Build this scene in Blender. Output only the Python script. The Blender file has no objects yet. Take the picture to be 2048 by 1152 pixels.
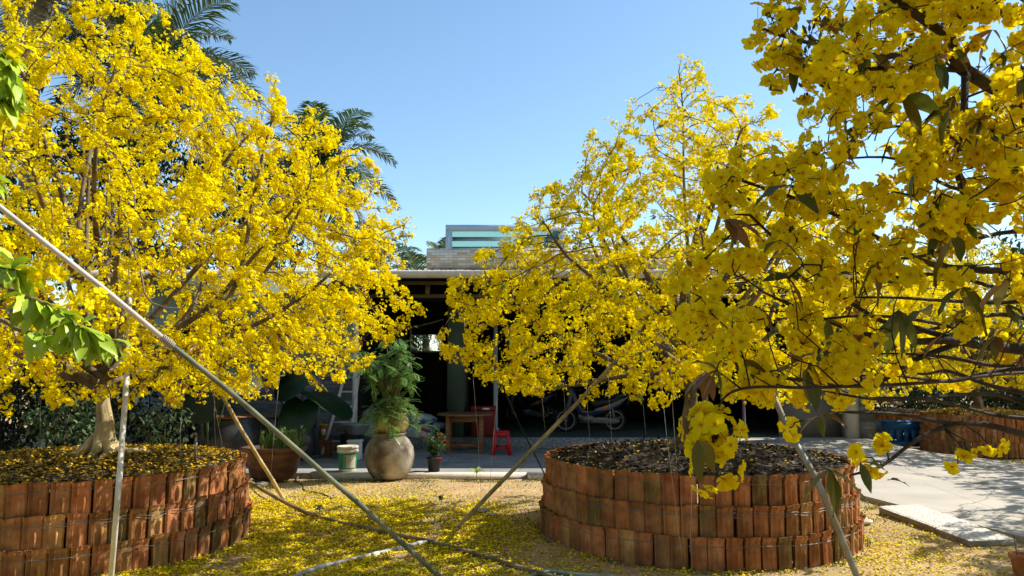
import bpy, bmesh, math, random
import numpy as np
from mathutils import Vector, Matrix, noise as mnoise

# ------------------------------------------------------------------ camera, sky, sun, exposure
scene = bpy.context.scene
COL = scene.collection
CAM = (0.0, 0.0, 1.9)
PITCH = math.radians(6.1)
FPX = 1490.0
SUN_EL = math.radians(44)
SUN_AZ = math.radians(73)          # clockwise from +Y (view direction): from the right

cd = bpy.data.cameras.new('camera')
cam = bpy.data.objects.new('camera', cd)
COL.objects.link(cam)
cam.location = CAM
cam.rotation_euler = (math.radians(90) + PITCH, 0, 0)
cd.sensor_width = 36
cd.lens = FPX / 2048 * 36
cd.clip_start = 0.05
cd.clip_end = 3000
scene.camera = cam

world = bpy.data.worlds.new('World')
scene.world = world
world.use_nodes = True
wn = world.node_tree
sky = wn.nodes.new('ShaderNodeTexSky')
sky.sky_type = 'NISHITA'
sky.sun_disc = False
sky.sun_elevation = SUN_EL
sky.sun_rotation = SUN_AZ
sky.air_density = 1.0
sky.dust_density = 0.3
sky.ozone_density = 0.5
tint = wn.nodes.new('ShaderNodeMixRGB'); tint.blend_type = 'MULTIPLY'; tint.inputs[0].default_value = 1
tint.inputs[2].default_value = (0.86, 1.0, 1.03, 1)
wn.links.new(sky.outputs[0], tint.inputs[1]); wn.links.new(tint.outputs[0], wn.nodes['Background'].inputs[0])
wn.nodes['Background'].inputs[1].default_value = 0.128

sl = bpy.data.lights.new('sun', 'SUN')
sl.energy = 4.6
sl.angle = math.radians(0.5)
sl.color = (1.0, 0.95, 0.86)
so = bpy.data.objects.new('sun', sl)
COL.objects.link(so)
sdir = Vector((math.sin(SUN_AZ) * math.cos(SUN_EL), math.cos(SUN_AZ) * math.cos(SUN_EL), math.sin(SUN_EL)))
so.rotation_euler = (-sdir).to_track_quat('-Z', 'Y').to_euler()
so.location = sdir * 40

scene.view_settings.view_transform = 'Standard'
scene.view_settings.look = 'None'
scene.view_settings.exposure = 0.76
scene.view_settings.gamma = 1.0
scene.render.engine = 'CYCLES'
scene.cycles.use_denoising = True
scene.cycles.max_bounces = 6
scene.cycles.diffuse_bounces = 3
scene.cycles.transmission_bounces = 4

rng = np.random.default_rng(7)
R = random.Random(11)

# ------------------------------------------------------------------ measuring helpers (photo pixel -> place in the yard)
_cp, _sp = math.cos(PITCH), math.sin(PITCH)
def ray(px, py):
    a, b = (px - 1024) / FPX, (576 - py) / FPX
    return Vector((a, _cp - b * _sp, _sp + b * _cp))
def P(px, py, d):
    r = ray(px, py)
    return Vector(CAM) + r * (d / r.y)
def G(px, py, z=0.0):
    r = ray(px, py)
    return Vector(CAM) + r * ((z - CAM[2]) / r.z)
def proj(p):
    d = np.asarray(p) - np.array(CAM)
    f = d[..., 1] * _cp + d[..., 2] * _sp
    u = -d[..., 1] * _sp + d[..., 2] * _cp
    f = np.where(np.abs(f) < 1e-4, 1e-4, f)
    return 1024 + FPX * d[..., 0] / f, 576 - FPX * u / f, f

# ------------------------------------------------------------------ materials
def nodes_of(name):
    m = bpy.data.materials.new(name)
    m.use_nodes = True
    nt = m.node_tree
    return m, nt, nt.nodes['Principled BSDF'], nt.nodes['Material Output']

def pm(name, c1, c2=None, scale=4.0, rough=0.8, bump=0.0, bscale=None, detail=6, attr=False, metal=0.0,
       spec=0.3, stretch=None, lo=0.35, hi=0.65, trans=0.0, tcol=None, c3=None, s3=1.5, lo3=.5, hi3=.7):
    """plain procedural surface: two colours mixed by noise, optional per-face tint, bump and translucency"""
    m, nt, bs, out = nodes_of(name)
    N, L = nt.nodes, nt.links
    tc = N.new('ShaderNodeTexCoord')
    vec = tc.outputs['Object']
    if stretch:
        mp = N.new('ShaderNodeMapping'); mp.inputs['Scale'].default_value = stretch
        L.new(vec, mp.inputs[0]); vec = mp.outputs[0]
    col = None
    if c2 is not None:
        nz = N.new('ShaderNodeTexNoise'); nz.inputs['Scale'].default_value = scale; nz.inputs['Detail'].default_value = detail
        L.new(vec, nz.inputs['Vector'])
        rp = N.new('ShaderNodeValToRGB')
        rp.color_ramp.elements[0].position = lo; rp.color_ramp.elements[1].position = hi
        rp.color_ramp.elements[0].color = (*c1, 1); rp.color_ramp.elements[1].color = (*c2, 1)
        L.new(nz.outputs['Fac'], rp.inputs[0]); col = rp.outputs[0]
        if c3 is not None:
            n3 = N.new('ShaderNodeTexNoise'); n3.inputs['Scale'].default_value = s3; n3.inputs['Detail'].default_value = 7
            L.new(tc.outputs['Object'], n3.inputs['Vector'])
            r3 = N.new('ShaderNodeValToRGB'); r3.color_ramp.elements[0].position = lo3; r3.color_ramp.elements[1].position = hi3
            L.new(n3.outputs['Fac'], r3.inputs[0])
            mx = N.new('ShaderNodeMixRGB'); mx.inputs[2].default_value = (*c3, 1)
            L.new(r3.outputs[0], mx.inputs[0]); L.new(col, mx.inputs[1]); col = mx.outputs[0]
    if attr:
        at = N.new('ShaderNodeAttribute'); at.attribute_name = 'Col'
        if col is None:
            mu = N.new('ShaderNodeMixRGB'); mu.blend_type = 'MULTIPLY'; mu.inputs[0].default_value = 1
            mu.inputs[1].default_value = (*c1, 1); L.new(at.outputs['Color'], mu.inputs[2])
        else:
            mu = N.new('ShaderNodeMixRGB'); mu.blend_type = 'MULTIPLY'; mu.inputs[0].default_value = 1
            L.new(col, mu.inputs[1]); L.new(at.outputs['Color'], mu.inputs[2])
        col = mu.outputs[0]
    if col is None:
        bs.inputs['Base Color'].default_value = (*c1, 1)
    else:
        L.new(col, bs.inputs['Base Color'])
    bs.inputs['Roughness'].default_value = rough
    bs.inputs['Metallic'].default_value = metal
    bs.inputs['Specular IOR Level'].default_value = spec
    if bump:
        bn = N.new('ShaderNodeTexNoise'); bn.inputs['Scale'].default_value = bscale or scale * 6; bn.inputs['Detail'].default_value = 8
        L.new(vec, bn.inputs['Vector'])
        bp = N.new('ShaderNodeBump'); bp.inputs['Strength'].default_value = bump; bp.inputs['Distance'].default_value = 0.02
        L.new(bn.outputs['Fac'], bp.inputs['Height']); L.new(bp.outputs[0], bs.inputs['Normal'])
    if trans:
        tr = N.new('ShaderNodeBsdfTranslucent')
        if col is None: tr.inputs[0].default_value = (*(tcol or c1), 1)
        else: L.new(col, tr.inputs[0])
        ms = N.new('ShaderNodeMixShader'); ms.inputs[0].default_value = trans
        L.new(bs.outputs[0], ms.inputs[1]); L.new(tr.outputs[0], ms.inputs[2]); L.new(ms.outputs[0], out.inputs[0])
    return m

def brick_mat(name, c1, c2, mortar, w, h, bias=0.0, rough=0.6, swap=False):
    m, nt, bs, out = nodes_of(name)
    N, L = nt.nodes, nt.links
    tc = N.new('ShaderNodeTexCoord'); sp = N.new('ShaderNodeSeparateXYZ'); cb = N.new('ShaderNodeCombineXYZ')
    L.new(tc.outputs['Object'], sp.inputs[0])
    ad = N.new('ShaderNodeMath'); ad.operation = 'ADD'
    L.new(sp.outputs['X'], ad.inputs[0]); L.new(sp.outputs['Y'], ad.inputs[1])
    L.new(ad.outputs[0], cb.inputs['X']); L.new(sp.outputs['Z'], cb.inputs['Y'])
    bt = N.new('ShaderNodeTexBrick')
    bt.inputs['Color1'].default_value = (*c1, 1); bt.inputs['Color2'].default_value = (*c2, 1); bt.inputs['Mortar'].default_value = (*mortar, 1)
    bt.inputs['Scale'].default_value = 1.0; bt.inputs['Brick Width'].default_value = w; bt.inputs['Row Height'].default_value = h
    bt.inputs['Mortar Size'].default_value = 0.004; bt.inputs['Bias'].default_value = bias
    L.new(cb.outputs[0], bt.inputs['Vector'])
    nz = N.new('ShaderNodeTexNoise'); nz.inputs['Scale'].default_value = 3; nz.inputs['Detail'].default_value = 8
    L.new(tc.outputs['Object'], nz.inputs['Vector'])
    rp = N.new('ShaderNodeMapRange'); rp.inputs[3].default_value = 0.65; rp.inputs[4].default_value = 1.15
    L.new(nz.outputs['Fac'], rp.inputs[0])
    mu = N.new('ShaderNodeMixRGB'); mu.blend_type = 'MULTIPLY'; mu.inputs[0].default_value = 1
    L.new(bt.outputs['Color'], mu.inputs[1]); L.new(rp.outputs[0], mu.inputs[2]); L.new(mu.outputs[0], bs.inputs['Base Color'])
    bp = N.new('ShaderNodeBump'); bp.inputs['Strength'].default_value = 0.6; bp.inputs['Distance'].default_value = 0.006; bp.invert = True
    L.new(bt.outputs['Fac'], bp.inputs['Height']); L.new(bp.outputs[0], bs.inputs['Normal'])
    bs.inputs['Roughness'].default_value = rough
    return m

M = {}
M['petal'] = pm('yellow_petal', (0.95, 0.79, 0.006), attr=True, rough=0.65, spec=0.04, trans=0.44)
M['petal_low'] = pm('yellow_petal_far', (0.96, 0.80, 0.002), attr=True, rough=0.75, spec=0.03, trans=0.36)
M['fallen'] = pm('fallen_petal', (0.90, 0.74, 0.004), attr=True, rough=0.7, spec=0.15, trans=0.15)
M['leaf'] = pm('leaf_tinted', (1, 1, 1), attr=True, rough=0.38, spec=0.5, trans=0.3)
M['leaf_dull'] = pm('leaf_dull', (1, 1, 1), attr=True, rough=0.6, spec=0.25, trans=0.15)
M['bark'] = pm('mai_bark', (0.085, 0.06, 0.035), (0.23, 0.17, 0.10), scale=9, rough=0.9, bump=0.5, bscale=40, stretch=(1, 1, .45))
M['bark_pale'] = pm('mai_bark_pale', (0.28, 0.21, 0.105), (0.56, 0.45, 0.24), scale=7, rough=0.9, bump=0.7, bscale=28, stretch=(1, 1, .4),
                    c3=(.16, .16, .05), s3=2.6, lo3=.5, hi3=.75)
M['bark_dark'] = pm('bark_dark', (0.028, 0.021, 0.015), (0.075, 0.056, 0.038), scale=14, rough=0.85, bump=0.4, bscale=60)
M['palm_bark'] = pm('palm_bark', (0.16, 0.14, 0.11), (0.3, 0.26, 0.2), scale=3, rough=0.9, bump=0.4, stretch=(1, 1, 6))
M['terracotta'] = pm('terracotta_tile', (0.32, 0.115, 0.046), (0.50, 0.222, 0.097), scale=7, rough=0.9, attr=True, bump=0.35, bscale=60, spec=.12,
                     c3=(.13, .085, .027), s3=3.6, lo3=.50, hi3=.82)
M['soil'] = pm('dark_soil', (0.02, 0.015, 0.01), (0.07, 0.05, 0.03), scale=25, rough=0.95, bump=0.9, bscale=60)
M['wire'] = pm('galvanised_wire', (0.2, 0.19, 0.17), rough=0.5, metal=0.6)
M['string'] = pm('tie_string', (0.35, 0.32, 0.26), rough=0.6)
M['ground'] = pm('sandy_ground', (0.36, 0.23, 0.105), (0.51, 0.35, 0.185), scale=1.7, rough=0.95, bump=0.6, bscale=26, detail=10,
                 c3=(.25, .19, .075), s3=.85, lo3=.47, hi3=.72)
M['concrete'] = pm('pale_concrete', (0.38, 0.34, 0.275), (0.48, 0.43, 0.355), scale=1.2, rough=0.85, bump=0.2, bscale=30, detail=9,
                   c3=(.32, .29, .235), s3=.7, lo3=.50, hi3=.78)
M['slab'] = pm('grey_concrete', (0.22, 0.21, 0.19), (0.34, 0.325, 0.29), scale=1.4, rough=0.85, bump=0.2, bscale=30, detail=9)
M['edge'] = pm('concrete_edge', (0.55, 0.50, 0.42), (0.68, 0.62, 0.52), scale=3, rough=0.85, bump=0.2)
M['terrazzo'] = pm('speckled_terrazzo', (0.07, 0.08, 0.085), (0.42, 0.42, 0.42), scale=60, rough=0.5, lo=.42, hi=.62, detail=3)
M['floor_tile'] = brick_mat('dark_floor_tile', (0.045, 0.06, 0.06), (0.05, 0.062, 0.06), (0.02, 0.02, 0.02), 0.5, 0.5, rough=0.35)
M['pebble'] = pm('pebbled_slab', (0.42, 0.38, 0.31), (0.75, 0.70, 0.60), scale=38, rough=0.8, bump=0.9, bscale=38, lo=.4, hi=.6, detail=3)
def add_joints(m, w, h):
    nt = m.node_tree; N, L = nt.nodes, nt.links; bs = N['Principled BSDF']; src = bs.inputs['Base Color'].links[0].from_socket
    tc = N.new('ShaderNodeTexCoord'); mp = N.new('ShaderNodeMapping'); mp.inputs['Rotation'].default_value = (0, 0, .12); L.new(tc.outputs['Object'], mp.inputs[0])
    bt = N.new('ShaderNodeTexBrick'); bt.inputs['Scale'].default_value = 1; bt.inputs['Brick Width'].default_value = w; bt.inputs['Row Height'].default_value = h; bt.inputs['Mortar Size'].default_value = .007
    L.new(mp.outputs[0], bt.inputs['Vector'])
    vo = N.new('ShaderNodeTexVoronoi'); vo.feature = 'DISTANCE_TO_EDGE'; vo.inputs['Scale'].default_value = .42
    nz = N.new('ShaderNodeTexNoise'); nz.inputs['Scale'].default_value = 1.3; nz.inputs['Detail'].default_value = 9; L.new(tc.outputs['Object'], nz.inputs['Vector'])
    av = N.new('ShaderNodeMixRGB'); av.inputs[0].default_value = .35; L.new(tc.outputs['Object'], av.inputs[1]); L.new(nz.outputs['Color'], av.inputs[2]); L.new(av.outputs[0], vo.inputs['Vector'])
    lt = N.new('ShaderNodeMath'); lt.operation = 'LESS_THAN'; lt.inputs[1].default_value = .0035; L.new(vo.outputs['Distance'], lt.inputs[0])
    mx = N.new('ShaderNodeMath'); mx.operation = 'MAXIMUM'; L.new(bt.outputs['Fac'], mx.inputs[0]); L.new(lt.outputs[0], mx.inputs[1])
    mm = N.new('ShaderNodeMath'); mm.operation = 'MULTIPLY'; mm.inputs[1].default_value = .6; L.new(mx.outputs[0], mm.inputs[0])
    mu = N.new('ShaderNodeMixRGB'); mu.inputs[2].default_value = (.10, .085, .065, 1); L.new(mm.outputs[0], mu.inputs[0]); L.new(src, mu.inputs[1]); L.new(mu.outputs[0], bs.inputs['Base Color'])
add_joints(M['concrete'], 3.4, 2.6); add_joints(M['slab'], 3.0, 5.0)
M['slab_side'] = pm('slab_side', (0.2, 0.17, 0.12), (0.3, 0.26, 0.19), scale=5, rough=0.9, bump=0.3)
M['brick_grey'] = brick_mat('grey_brick_cladding', (0.07, 0.075, 0.072), (0.21, 0.21, 0.195), (0.05, 0.05, 0.048), 0.30, 0.085)
M['brick_tan'] = brick_mat('tan_white_brick_cladding', (0.90, 0.85, 0.76), (0.66, 0.43, 0.21), (0.42, 0.36, 0.28), 0.19, 0.0585, bias=-0.05)
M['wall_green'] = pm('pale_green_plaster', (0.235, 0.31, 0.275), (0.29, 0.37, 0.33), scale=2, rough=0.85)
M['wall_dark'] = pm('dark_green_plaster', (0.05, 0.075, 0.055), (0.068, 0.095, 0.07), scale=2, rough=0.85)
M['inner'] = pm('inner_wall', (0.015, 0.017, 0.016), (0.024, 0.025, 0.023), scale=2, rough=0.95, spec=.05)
M['louvre_grey'] = pm('roof_box_grey_blue', (0.40, 0.50, 0.55), (0.46, 0.555, 0.60), scale=3, rough=0.7)
M['louvre_teal'] = pm('louvre_teal', (0.10, 0.29, 0.31), (0.12, 0.32, 0.34), scale=3, rough=0.6)
M['roof'] = pm('corrugated_roof', (0.18, 0.18, 0.185), (0.34, 0.335, 0.33), scale=3, rough=0.75, c3=(.12, .11, .1), s3=2)
M['gutter'] = pm('cream_gutter', (0.50, 0.46, 0.38), (0.58, 0.53, 0.44), scale=3, rough=0.5)
M['olive_metal'] = pm('olive_metal', (0.17, 0.145, 0.075), rough=0.5)
M['post'] = pm('pale_blue_post', (0.36, 0.42, 0.44), rough=0.4)
M['white_pipe'] = pm('white_pipe', (0.55, 0.56, 0.54), (0.63, 0.63, 0.6), scale=5, rough=0.5)
M['beige'] = pm('beige_plaster', (0.46, 0.42, 0.34), (0.53, 0.49, 0.4), scale=2.5, rough=0.85)
M['jar'] = pm('weathered_jar', (0.07, 0.05, 0.028), (0.27, 0.225, 0.145), scale=2.6, rough=0.75, bump=0.25, bscale=20, c3=(.46, .42, .34), s3=1.9, lo3=.50, hi3=.66, lo=.4, hi=.62)
M['jar_yellow'] = pm('yellow_glaze_pot', (0.25, 0.22, 0.07), (0.40, 0.35, 0.13), scale=6, rough=0.5)
M['jar_dark'] = pm('dark_glaze', (0.018, 0.022, 0.028), (0.045, 0.045, 0.05), scale=5, rough=0.35, spec=.5)
M['pot_brown'] = pm('brown_glazed_pot', (0.06, 0.028, 0.015), (0.17, 0.075, 0.035), scale=4, rough=0.55, bump=0.2, stretch=(1, 1, 2))
M['cream'] = pm('cream_plastic', (0.62, 0.56, 0.42), (0.70, 0.64, 0.5), scale=5, rough=0.45)
M['green_label'] = pm('green_print', (0.02, 0.25, 0.10), rough=0.5)
M['beige_label'] = pm('beige_print', (0.52, 0.48, 0.36), rough=0.5)
M['white'] = pm('white_plastic', (0.75, 0.75, 0.73), (0.66, 0.66, 0.64), scale=8, rough=0.5)
M['black'] = pm('black_plastic', (0.015, 0.015, 0.016), (0.03, 0.03, 0.03), scale=9, rough=0.5)
M['rubber'] = pm('black_rubber', (0.012, 0.012, 0.012), rough=0.8)
M['red'] = pm('red_plastic', (0.42, 0.014, 0.018), (0.50, 0.02, 0.025), scale=5, rough=0.4)
M['red_dark'] = pm('dull_red_plastic', (0.16, 0.008, 0.01), (0.2, 0.012, 0.014), scale=5, rough=0.5)
M['rose'] = pm('rose_red', (0.55, 0.006, 0.02), attr=True, rough=0.5, trans=0.2)
M['wood'] = pm('brown_wood', (0.15, 0.065, 0.03), (0.30, 0.14, 0.06), scale=5, rough=0.55, stretch=(1, 8, 8))
M['ladder'] = pm('whitened_wood', (0.50, 0.46, 0.38), (0.64, 0.60, 0.52), scale=5, rough=0.75, stretch=(3, 3, 1))
M['bamboo'] = pm('old_bamboo', (0.17, 0.155, 0.075), (0.36, 0.33, 0.19), scale=5, rough=0.6, stretch=(2, 2, .5))
M['bamboo_dry'] = pm('dry_bamboo', (0.33, 0.25, 0.12), (0.55, 0.44, 0.24), scale=6, rough=0.6)
M['bamboo_dark'] = pm('dark_bamboo', (0.10, 0.075, 0.04), (0.26, 0.20, 0.11), scale=6, rough=0.65)
M['pole_pale'] = pm('pale_bleached_pole', (0.42, 0.40, 0.35), (0.62, 0.60, 0.54), scale=5, rough=0.55)
M['pole_grey'] = pm('grey_green_pole', (0.075, 0.09, 0.055), (0.17, 0.185, 0.12), scale=5, rough=0.6)
M['steel'] = pm('dull_steel', (0.17, 0.185, 0.17), (0.27, 0.28, 0.25), scale=9, rough=0.6, metal=0.2, c3=(.22, .17, .1), s3=5)
M['pvc'] = pm('grey_pvc', (0.28, 0.28, 0.26), (0.38, 0.38, 0.35), scale=8, rough=0.5)
M['hose'] = pm('grey_green_hose', (0.16, 0.23, 0.21), (0.24, 0.31, 0.28), scale=6, rough=0.5)
M['cable'] = pm('brown_cable', (0.16, 0.09, 0.03), (0.30, 0.19, 0.06), scale=8, rough=0.6)
M['blue_crate'] = pm('blue_plastic', (0.018, 0.11, 0.29), (0.025, 0.14, 0.34), scale=4, rough=0.5)
M['blue_paint'] = pm('dark_blue_paint', (0.008, 0.022, 0.06), rough=0.25, spec=.5)
M['chrome'] = pm('dull_chrome', (0.24, 0.25, 0.26), rough=0.3, metal=0.8)
M['alu'] = pm('cast_alloy', (0.12, 0.125, 0.125), (0.18, 0.19, 0.19), scale=9, rough=0.45, metal=0.3)
M['fairing'] = pm('dark_grey_fairing', (0.06, 0.075, 0.10), rough=0.35)
M['white_paint'] = pm('white_paint', (0.15, 0.16, 0.18), rough=0.35)
M['orange'] = pm('orange_print', (0.7, 0.2, 0.04), rough=0.5)
M['sack'] = pm('woven_sack', (0.50, 0.48, 0.45), (0.62, 0.60, 0.57), scale=8, rough=0.8, bump=0.3, c3=(.3, .04, .04), s3=2.8, lo3=.58, hi3=.62)
M['sack_blue'] = pm('blue_sack', (0.10, 0.2, 0.42), (0.45, 0.48, 0.52), scale=4, rough=0.8, lo=.48, hi=.52)
M['basin'] = pm('aluminium_basin', (0.36, 0.38, 0.38), rough=0.35, metal=0.6)
M['yellow_plastic'] = pm('ochre_plastic', (0.45, 0.2, 0.03), (0.5, 0.25, 0.05), scale=4, rough=0.5)
M['pipe_blue'] = pm('blue_grey_pipe', (0.10, 0.14, 0.17), rough=0.5)
M['stone'] = pm('field_stone', (0.33, 0.28, 0.19), (0.5, 0.44, 0.32), scale=6, rough=0.9, bump=0.5)
M['glass_frame'] = pm('window_frame_alu', (0.5, 0.52, 0.5), rough=0.5)
M['lavender'] = pm('mauve_post', (0.3, 0.2, 0.25), rough=0.5)

# ------------------------------------------------------------------ mesh helpers
class MB:
    """collects geometry and links it as ONE mesh object"""
    def __init__(s):
        s.v = []; s.f = []; s.c = []; s.n = 0
        s.bulk = []
    def add(s, verts, faces, col=(1, 1, 1)):
        b = s.n
        s.v.extend([tuple(v) for v in verts]); s.n += len(verts)
        for f in faces:
            s.f.append([i + b for i in f]); s.c.append(col)
    def box(s, c, size, rot=None, col=(1, 1, 1)):
        hx, hy, hz = size[0] / 2, size[1] / 2, size[2] / 2
        vs = [Vector((x * hx, y * hy, z * hz)) for x in (-1, 1) for y in (-1, 1) for z in (-1, 1)]
        if rot is not None: vs = [rot @ v for v in vs]
        c = Vector(c)
        s.add([v + c for v in vs], [(0, 1, 3, 2), (4, 6, 7, 5), (0, 4, 5, 1), (2, 3, 7, 6), (0, 2, 6, 4), (1, 5, 7, 3)], col)
    def box2(s, lo, hi, col=(1, 1, 1)):
        s.box([(a + b) / 2 for a, b in zip(lo, hi)], [b - a for a, b in zip(lo, hi)], col=col)
    def tube(s, pts, rad, sides=8, cap=True, col=(1, 1, 1), square=False):
        pts = [Vector(p) for p in pts]
        if not hasattr(rad, '__len__'): rad = [rad] * len(pts)
        b = s.n; up = None; vs = []
        for i, p in enumerate(pts):
            t = (pts[min(i + 1, len(pts) - 1)] - pts[max(i - 1, 0)])
            if t.length < 1e-9: t = Vector((0, 0, 1))
            t.normalize()
            if up is None:
                up = Vector((0, 0, 1)) if abs(t.z) < .9 else Vector((1, 0, 0))
            a = t.cross(up)
            if a.length < 1e-6: a = t.cross(Vector((0, 1, 0.3)))
            a.normalize(); bb = a.cross(t); up = bb
            for k in range(sides):
                th = 2 * math.pi * (k + (.5 if square else 0)) / sides
                vs.append(p + (a * math.cos(th) + bb * math.sin(th)) * rad[i])
        fs = []
        for i in range(len(pts) - 1):
            for k in range(sides):
                k2 = (k + 1) % sides
                fs.append((i * sides + k, i * sides + k2, (i + 1) * sides + k2, (i + 1) * sides + k))
        if cap:
            fs.append(tuple(range(sides))[::-1]); e = (len(pts) - 1) * sides
            fs.append(tuple(e + k for k in range(sides)))
        s.add(vs, fs, col)
    def lathe(s, prof, c=(0, 0, 0), seg=24, col=(1, 1, 1), rot=0.0, sx=1.0, sy=1.0):
        vs = []; c = Vector(c)
        for (r, z) in prof:
            for k in range(seg):
                th = rot + 2 * math.pi * k / seg
                vs.append(c + Vector((r * math.cos(th) * sx, r * math.sin(th) * sy, z)))
        fs = []
        for i in range(len(prof) - 1):
            for k in range(seg):
                k2 = (k + 1) % seg
                fs.append((i * seg + k, i * seg + k2, (i + 1) * seg + k2, (i + 1) * seg + k))
        if prof[0][0] > 1e-4: fs.append(tuple(range(seg))[::-1])
        if prof[-1][0] > 1e-4:
            e = (len(prof) - 1) * seg; fs.append(tuple(e + k for k in range(seg)))
        s.add(vs, fs, col)
    def prism(s, poly, y0, y1, col=(1, 1, 1)):
        """polygon in XZ pushed from y0 to y1"""
        n = len(poly)
        vs = [(x, y0, z) for x, z in poly] + [(x, y1, z) for x, z in poly]
        fs = [tuple(range(n)), tuple(range(n, 2 * n))[::-1]]
        for i in range(n):
            j = (i + 1) % n; fs.append((i, i + n, j + n, j))
        s.add(vs, fs, col)
    def blob(s, c, size, seg=10, rings=7, jit=0.15, seed=0, col=(1, 1, 1)):
        c = Vector(c); vs = []; rr = random.Random(seed); off = Vector((rr.random() * 50, rr.random() * 50, rr.random() * 50))
        for i in range(rings + 1):
            ph = math.pi * i / rings
            for k in range(seg):
                th = 2 * math.pi * k / seg
                d = Vector((math.sin(ph) * math.cos(th), math.sin(ph) * math.sin(th), math.cos(ph)))
                q = 1 + jit * mnoise.noise(d * 1.6 + off) * 2
                vs.append(c + Vector((d.x * size[0] * q, d.y * size[1] * q, d.z * size[2] * q)))
        fs = [(i * seg + k, (i + 1) * seg + k, (i + 1) * seg + (k + 1) % seg, i * seg + (k + 1) % seg) for i in range(rings) for k in range(seg)]
        s.add(vs, fs, col)
    def quads(s, V, F, C):
        """numpy bulk: V (n,3), F (m,4) local indices, C (m,3)"""
        s.bulk.append((V, F, C))
    def build(s, name, mat, parent=None, smooth=False, local=None):
        nv = len(s.v)
        V = [np.array(s.v, dtype=np.float64).reshape(-1, 3)]
        loops = [i for f in s.f for i in f]
        sizes = [len(f) for f in s.f]
        L = [np.array(loops, dtype=np.int64)]; S = [np.array(sizes, dtype=np.int64)]; C = [np.array(s.c, dtype=np.float64).reshape(-1, 3)]
        b = nv
        for (v, f, c) in s.bulk:
            V.append(v.reshape(-1, 3)); L.append((f + b).reshape(-1)); S.append(np.full(len(f), f.shape[1], dtype=np.int64)); C.append(c.reshape(-1, 3)); b += len(v)
        V = np.concatenate(V); L = np.concatenate(L); S = np.concatenate(S); C = np.concatenate(C)
        org = None
        if parent is not None:
            V = V - np.array(parent.get('_o', (0, 0, 0)))
        elif local is not None:
            V = V - np.array(local)
        me = bpy.data.meshes.new(name)
        me.vertices.add(len(V)); me.vertices.foreach_set('co', V.astype(np.float32).ravel())
        me.loops.add(len(L)); me.loops.foreach_set('vertex_index', L.astype(np.int32))
        me.polygons.add(len(S))
        st = np.concatenate([[0], np.cumsum(S)[:-1]])
        me.polygons.foreach_set('loop_start', st.astype(np.int32))
        me.update(calc_edges=True)
        if not np.allclose(C, 1):
            at = me.attributes.new('Col', 'FLOAT_COLOR', 'FACE')
            at.data.foreach_set('color', np.concatenate([C, np.ones((len(C), 1))], 1).astype(np.float32).ravel())
        else:
            at = me.attributes.new('Col', 'FLOAT_COLOR', 'FACE')
            at.data.foreach_set('color', np.ones(len(S) * 4, dtype=np.float32))
        if smooth is True:
            me.polygons.foreach_set('use_smooth', np.ones(len(S), dtype=bool))
        me.materials.append(mat)
        me.validate()
        o = bpy.data.objects.new(name, me)
        COL.objects.link(o)
        if parent is not None:
            o.parent = parent; o['_o'] = tuple(parent.get('_o', (0, 0, 0)))
        elif local is not None:
            o.location = local; o['_o'] = tuple(local)
        else:
            o['_o'] = (0.0, 0.0, 0.0)
        return o

def bev(o, w=0.01, seg=2):
    md = o.modifiers.new('bevel', 'BEVEL'); md.width = w; md.segments = seg; md.limit_method = 'ANGLE'
    return o

def thing(name, loc, label, cat, group=None):
    o = bpy.data.objects.new(name, None); COL.objects.link(o)
    o.location = loc; o['_o'] = tuple(loc); o['label'] = label; o['category'] = cat
    o.empty_display_size = .2
    if group: o['group'] = group
    return o
def tag(o, label=None, cat=None, group=None, kind=None):
    if label: o['label'] = label
    if cat: o['category'] = cat
    if group: o['group'] = group
    if kind: o['kind'] = kind
    return o
def copy_tree(o, parent=None):
    c = o.copy(); COL.objects.link(c)
    if parent is not None: c.parent = parent
    for ch in list(o.children): copy_tree(ch, c)
    return c
def spline(pts, n=6):
    """Catmull-Rom through pts"""
    pts = [Vector(p) for p in pts]
    out = []
    for i in range(len(pts) - 1):
        p0 = pts[max(i - 1, 0)]; p1 = pts[i]; p2 = pts[i + 1]; p3 = pts[min(i + 2, len(pts) - 1)]
        for k in range(n):
            t = k / n
            out.append(.5 * ((2 * p1) + (p2 - p0) * t + (2 * p0 - 5 * p1 + 4 * p2 - p3) * t * t + (3 * p1 - p0 - 3 * p2 + p3) * t ** 3))
    out.append(pts[-1])
    return out

def frames(n):
    """orthonormal frames with third axis n (k,3)"""
    n = n / np.maximum(np.linalg.norm(n, axis=1, keepdims=True), 1e-9)
    r = rng.normal(size=n.shape)
    a = np.cross(n, r); a /= np.maximum(np.linalg.norm(a, axis=1, keepdims=True), 1e-9)
    return a, np.cross(n, a), n

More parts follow.
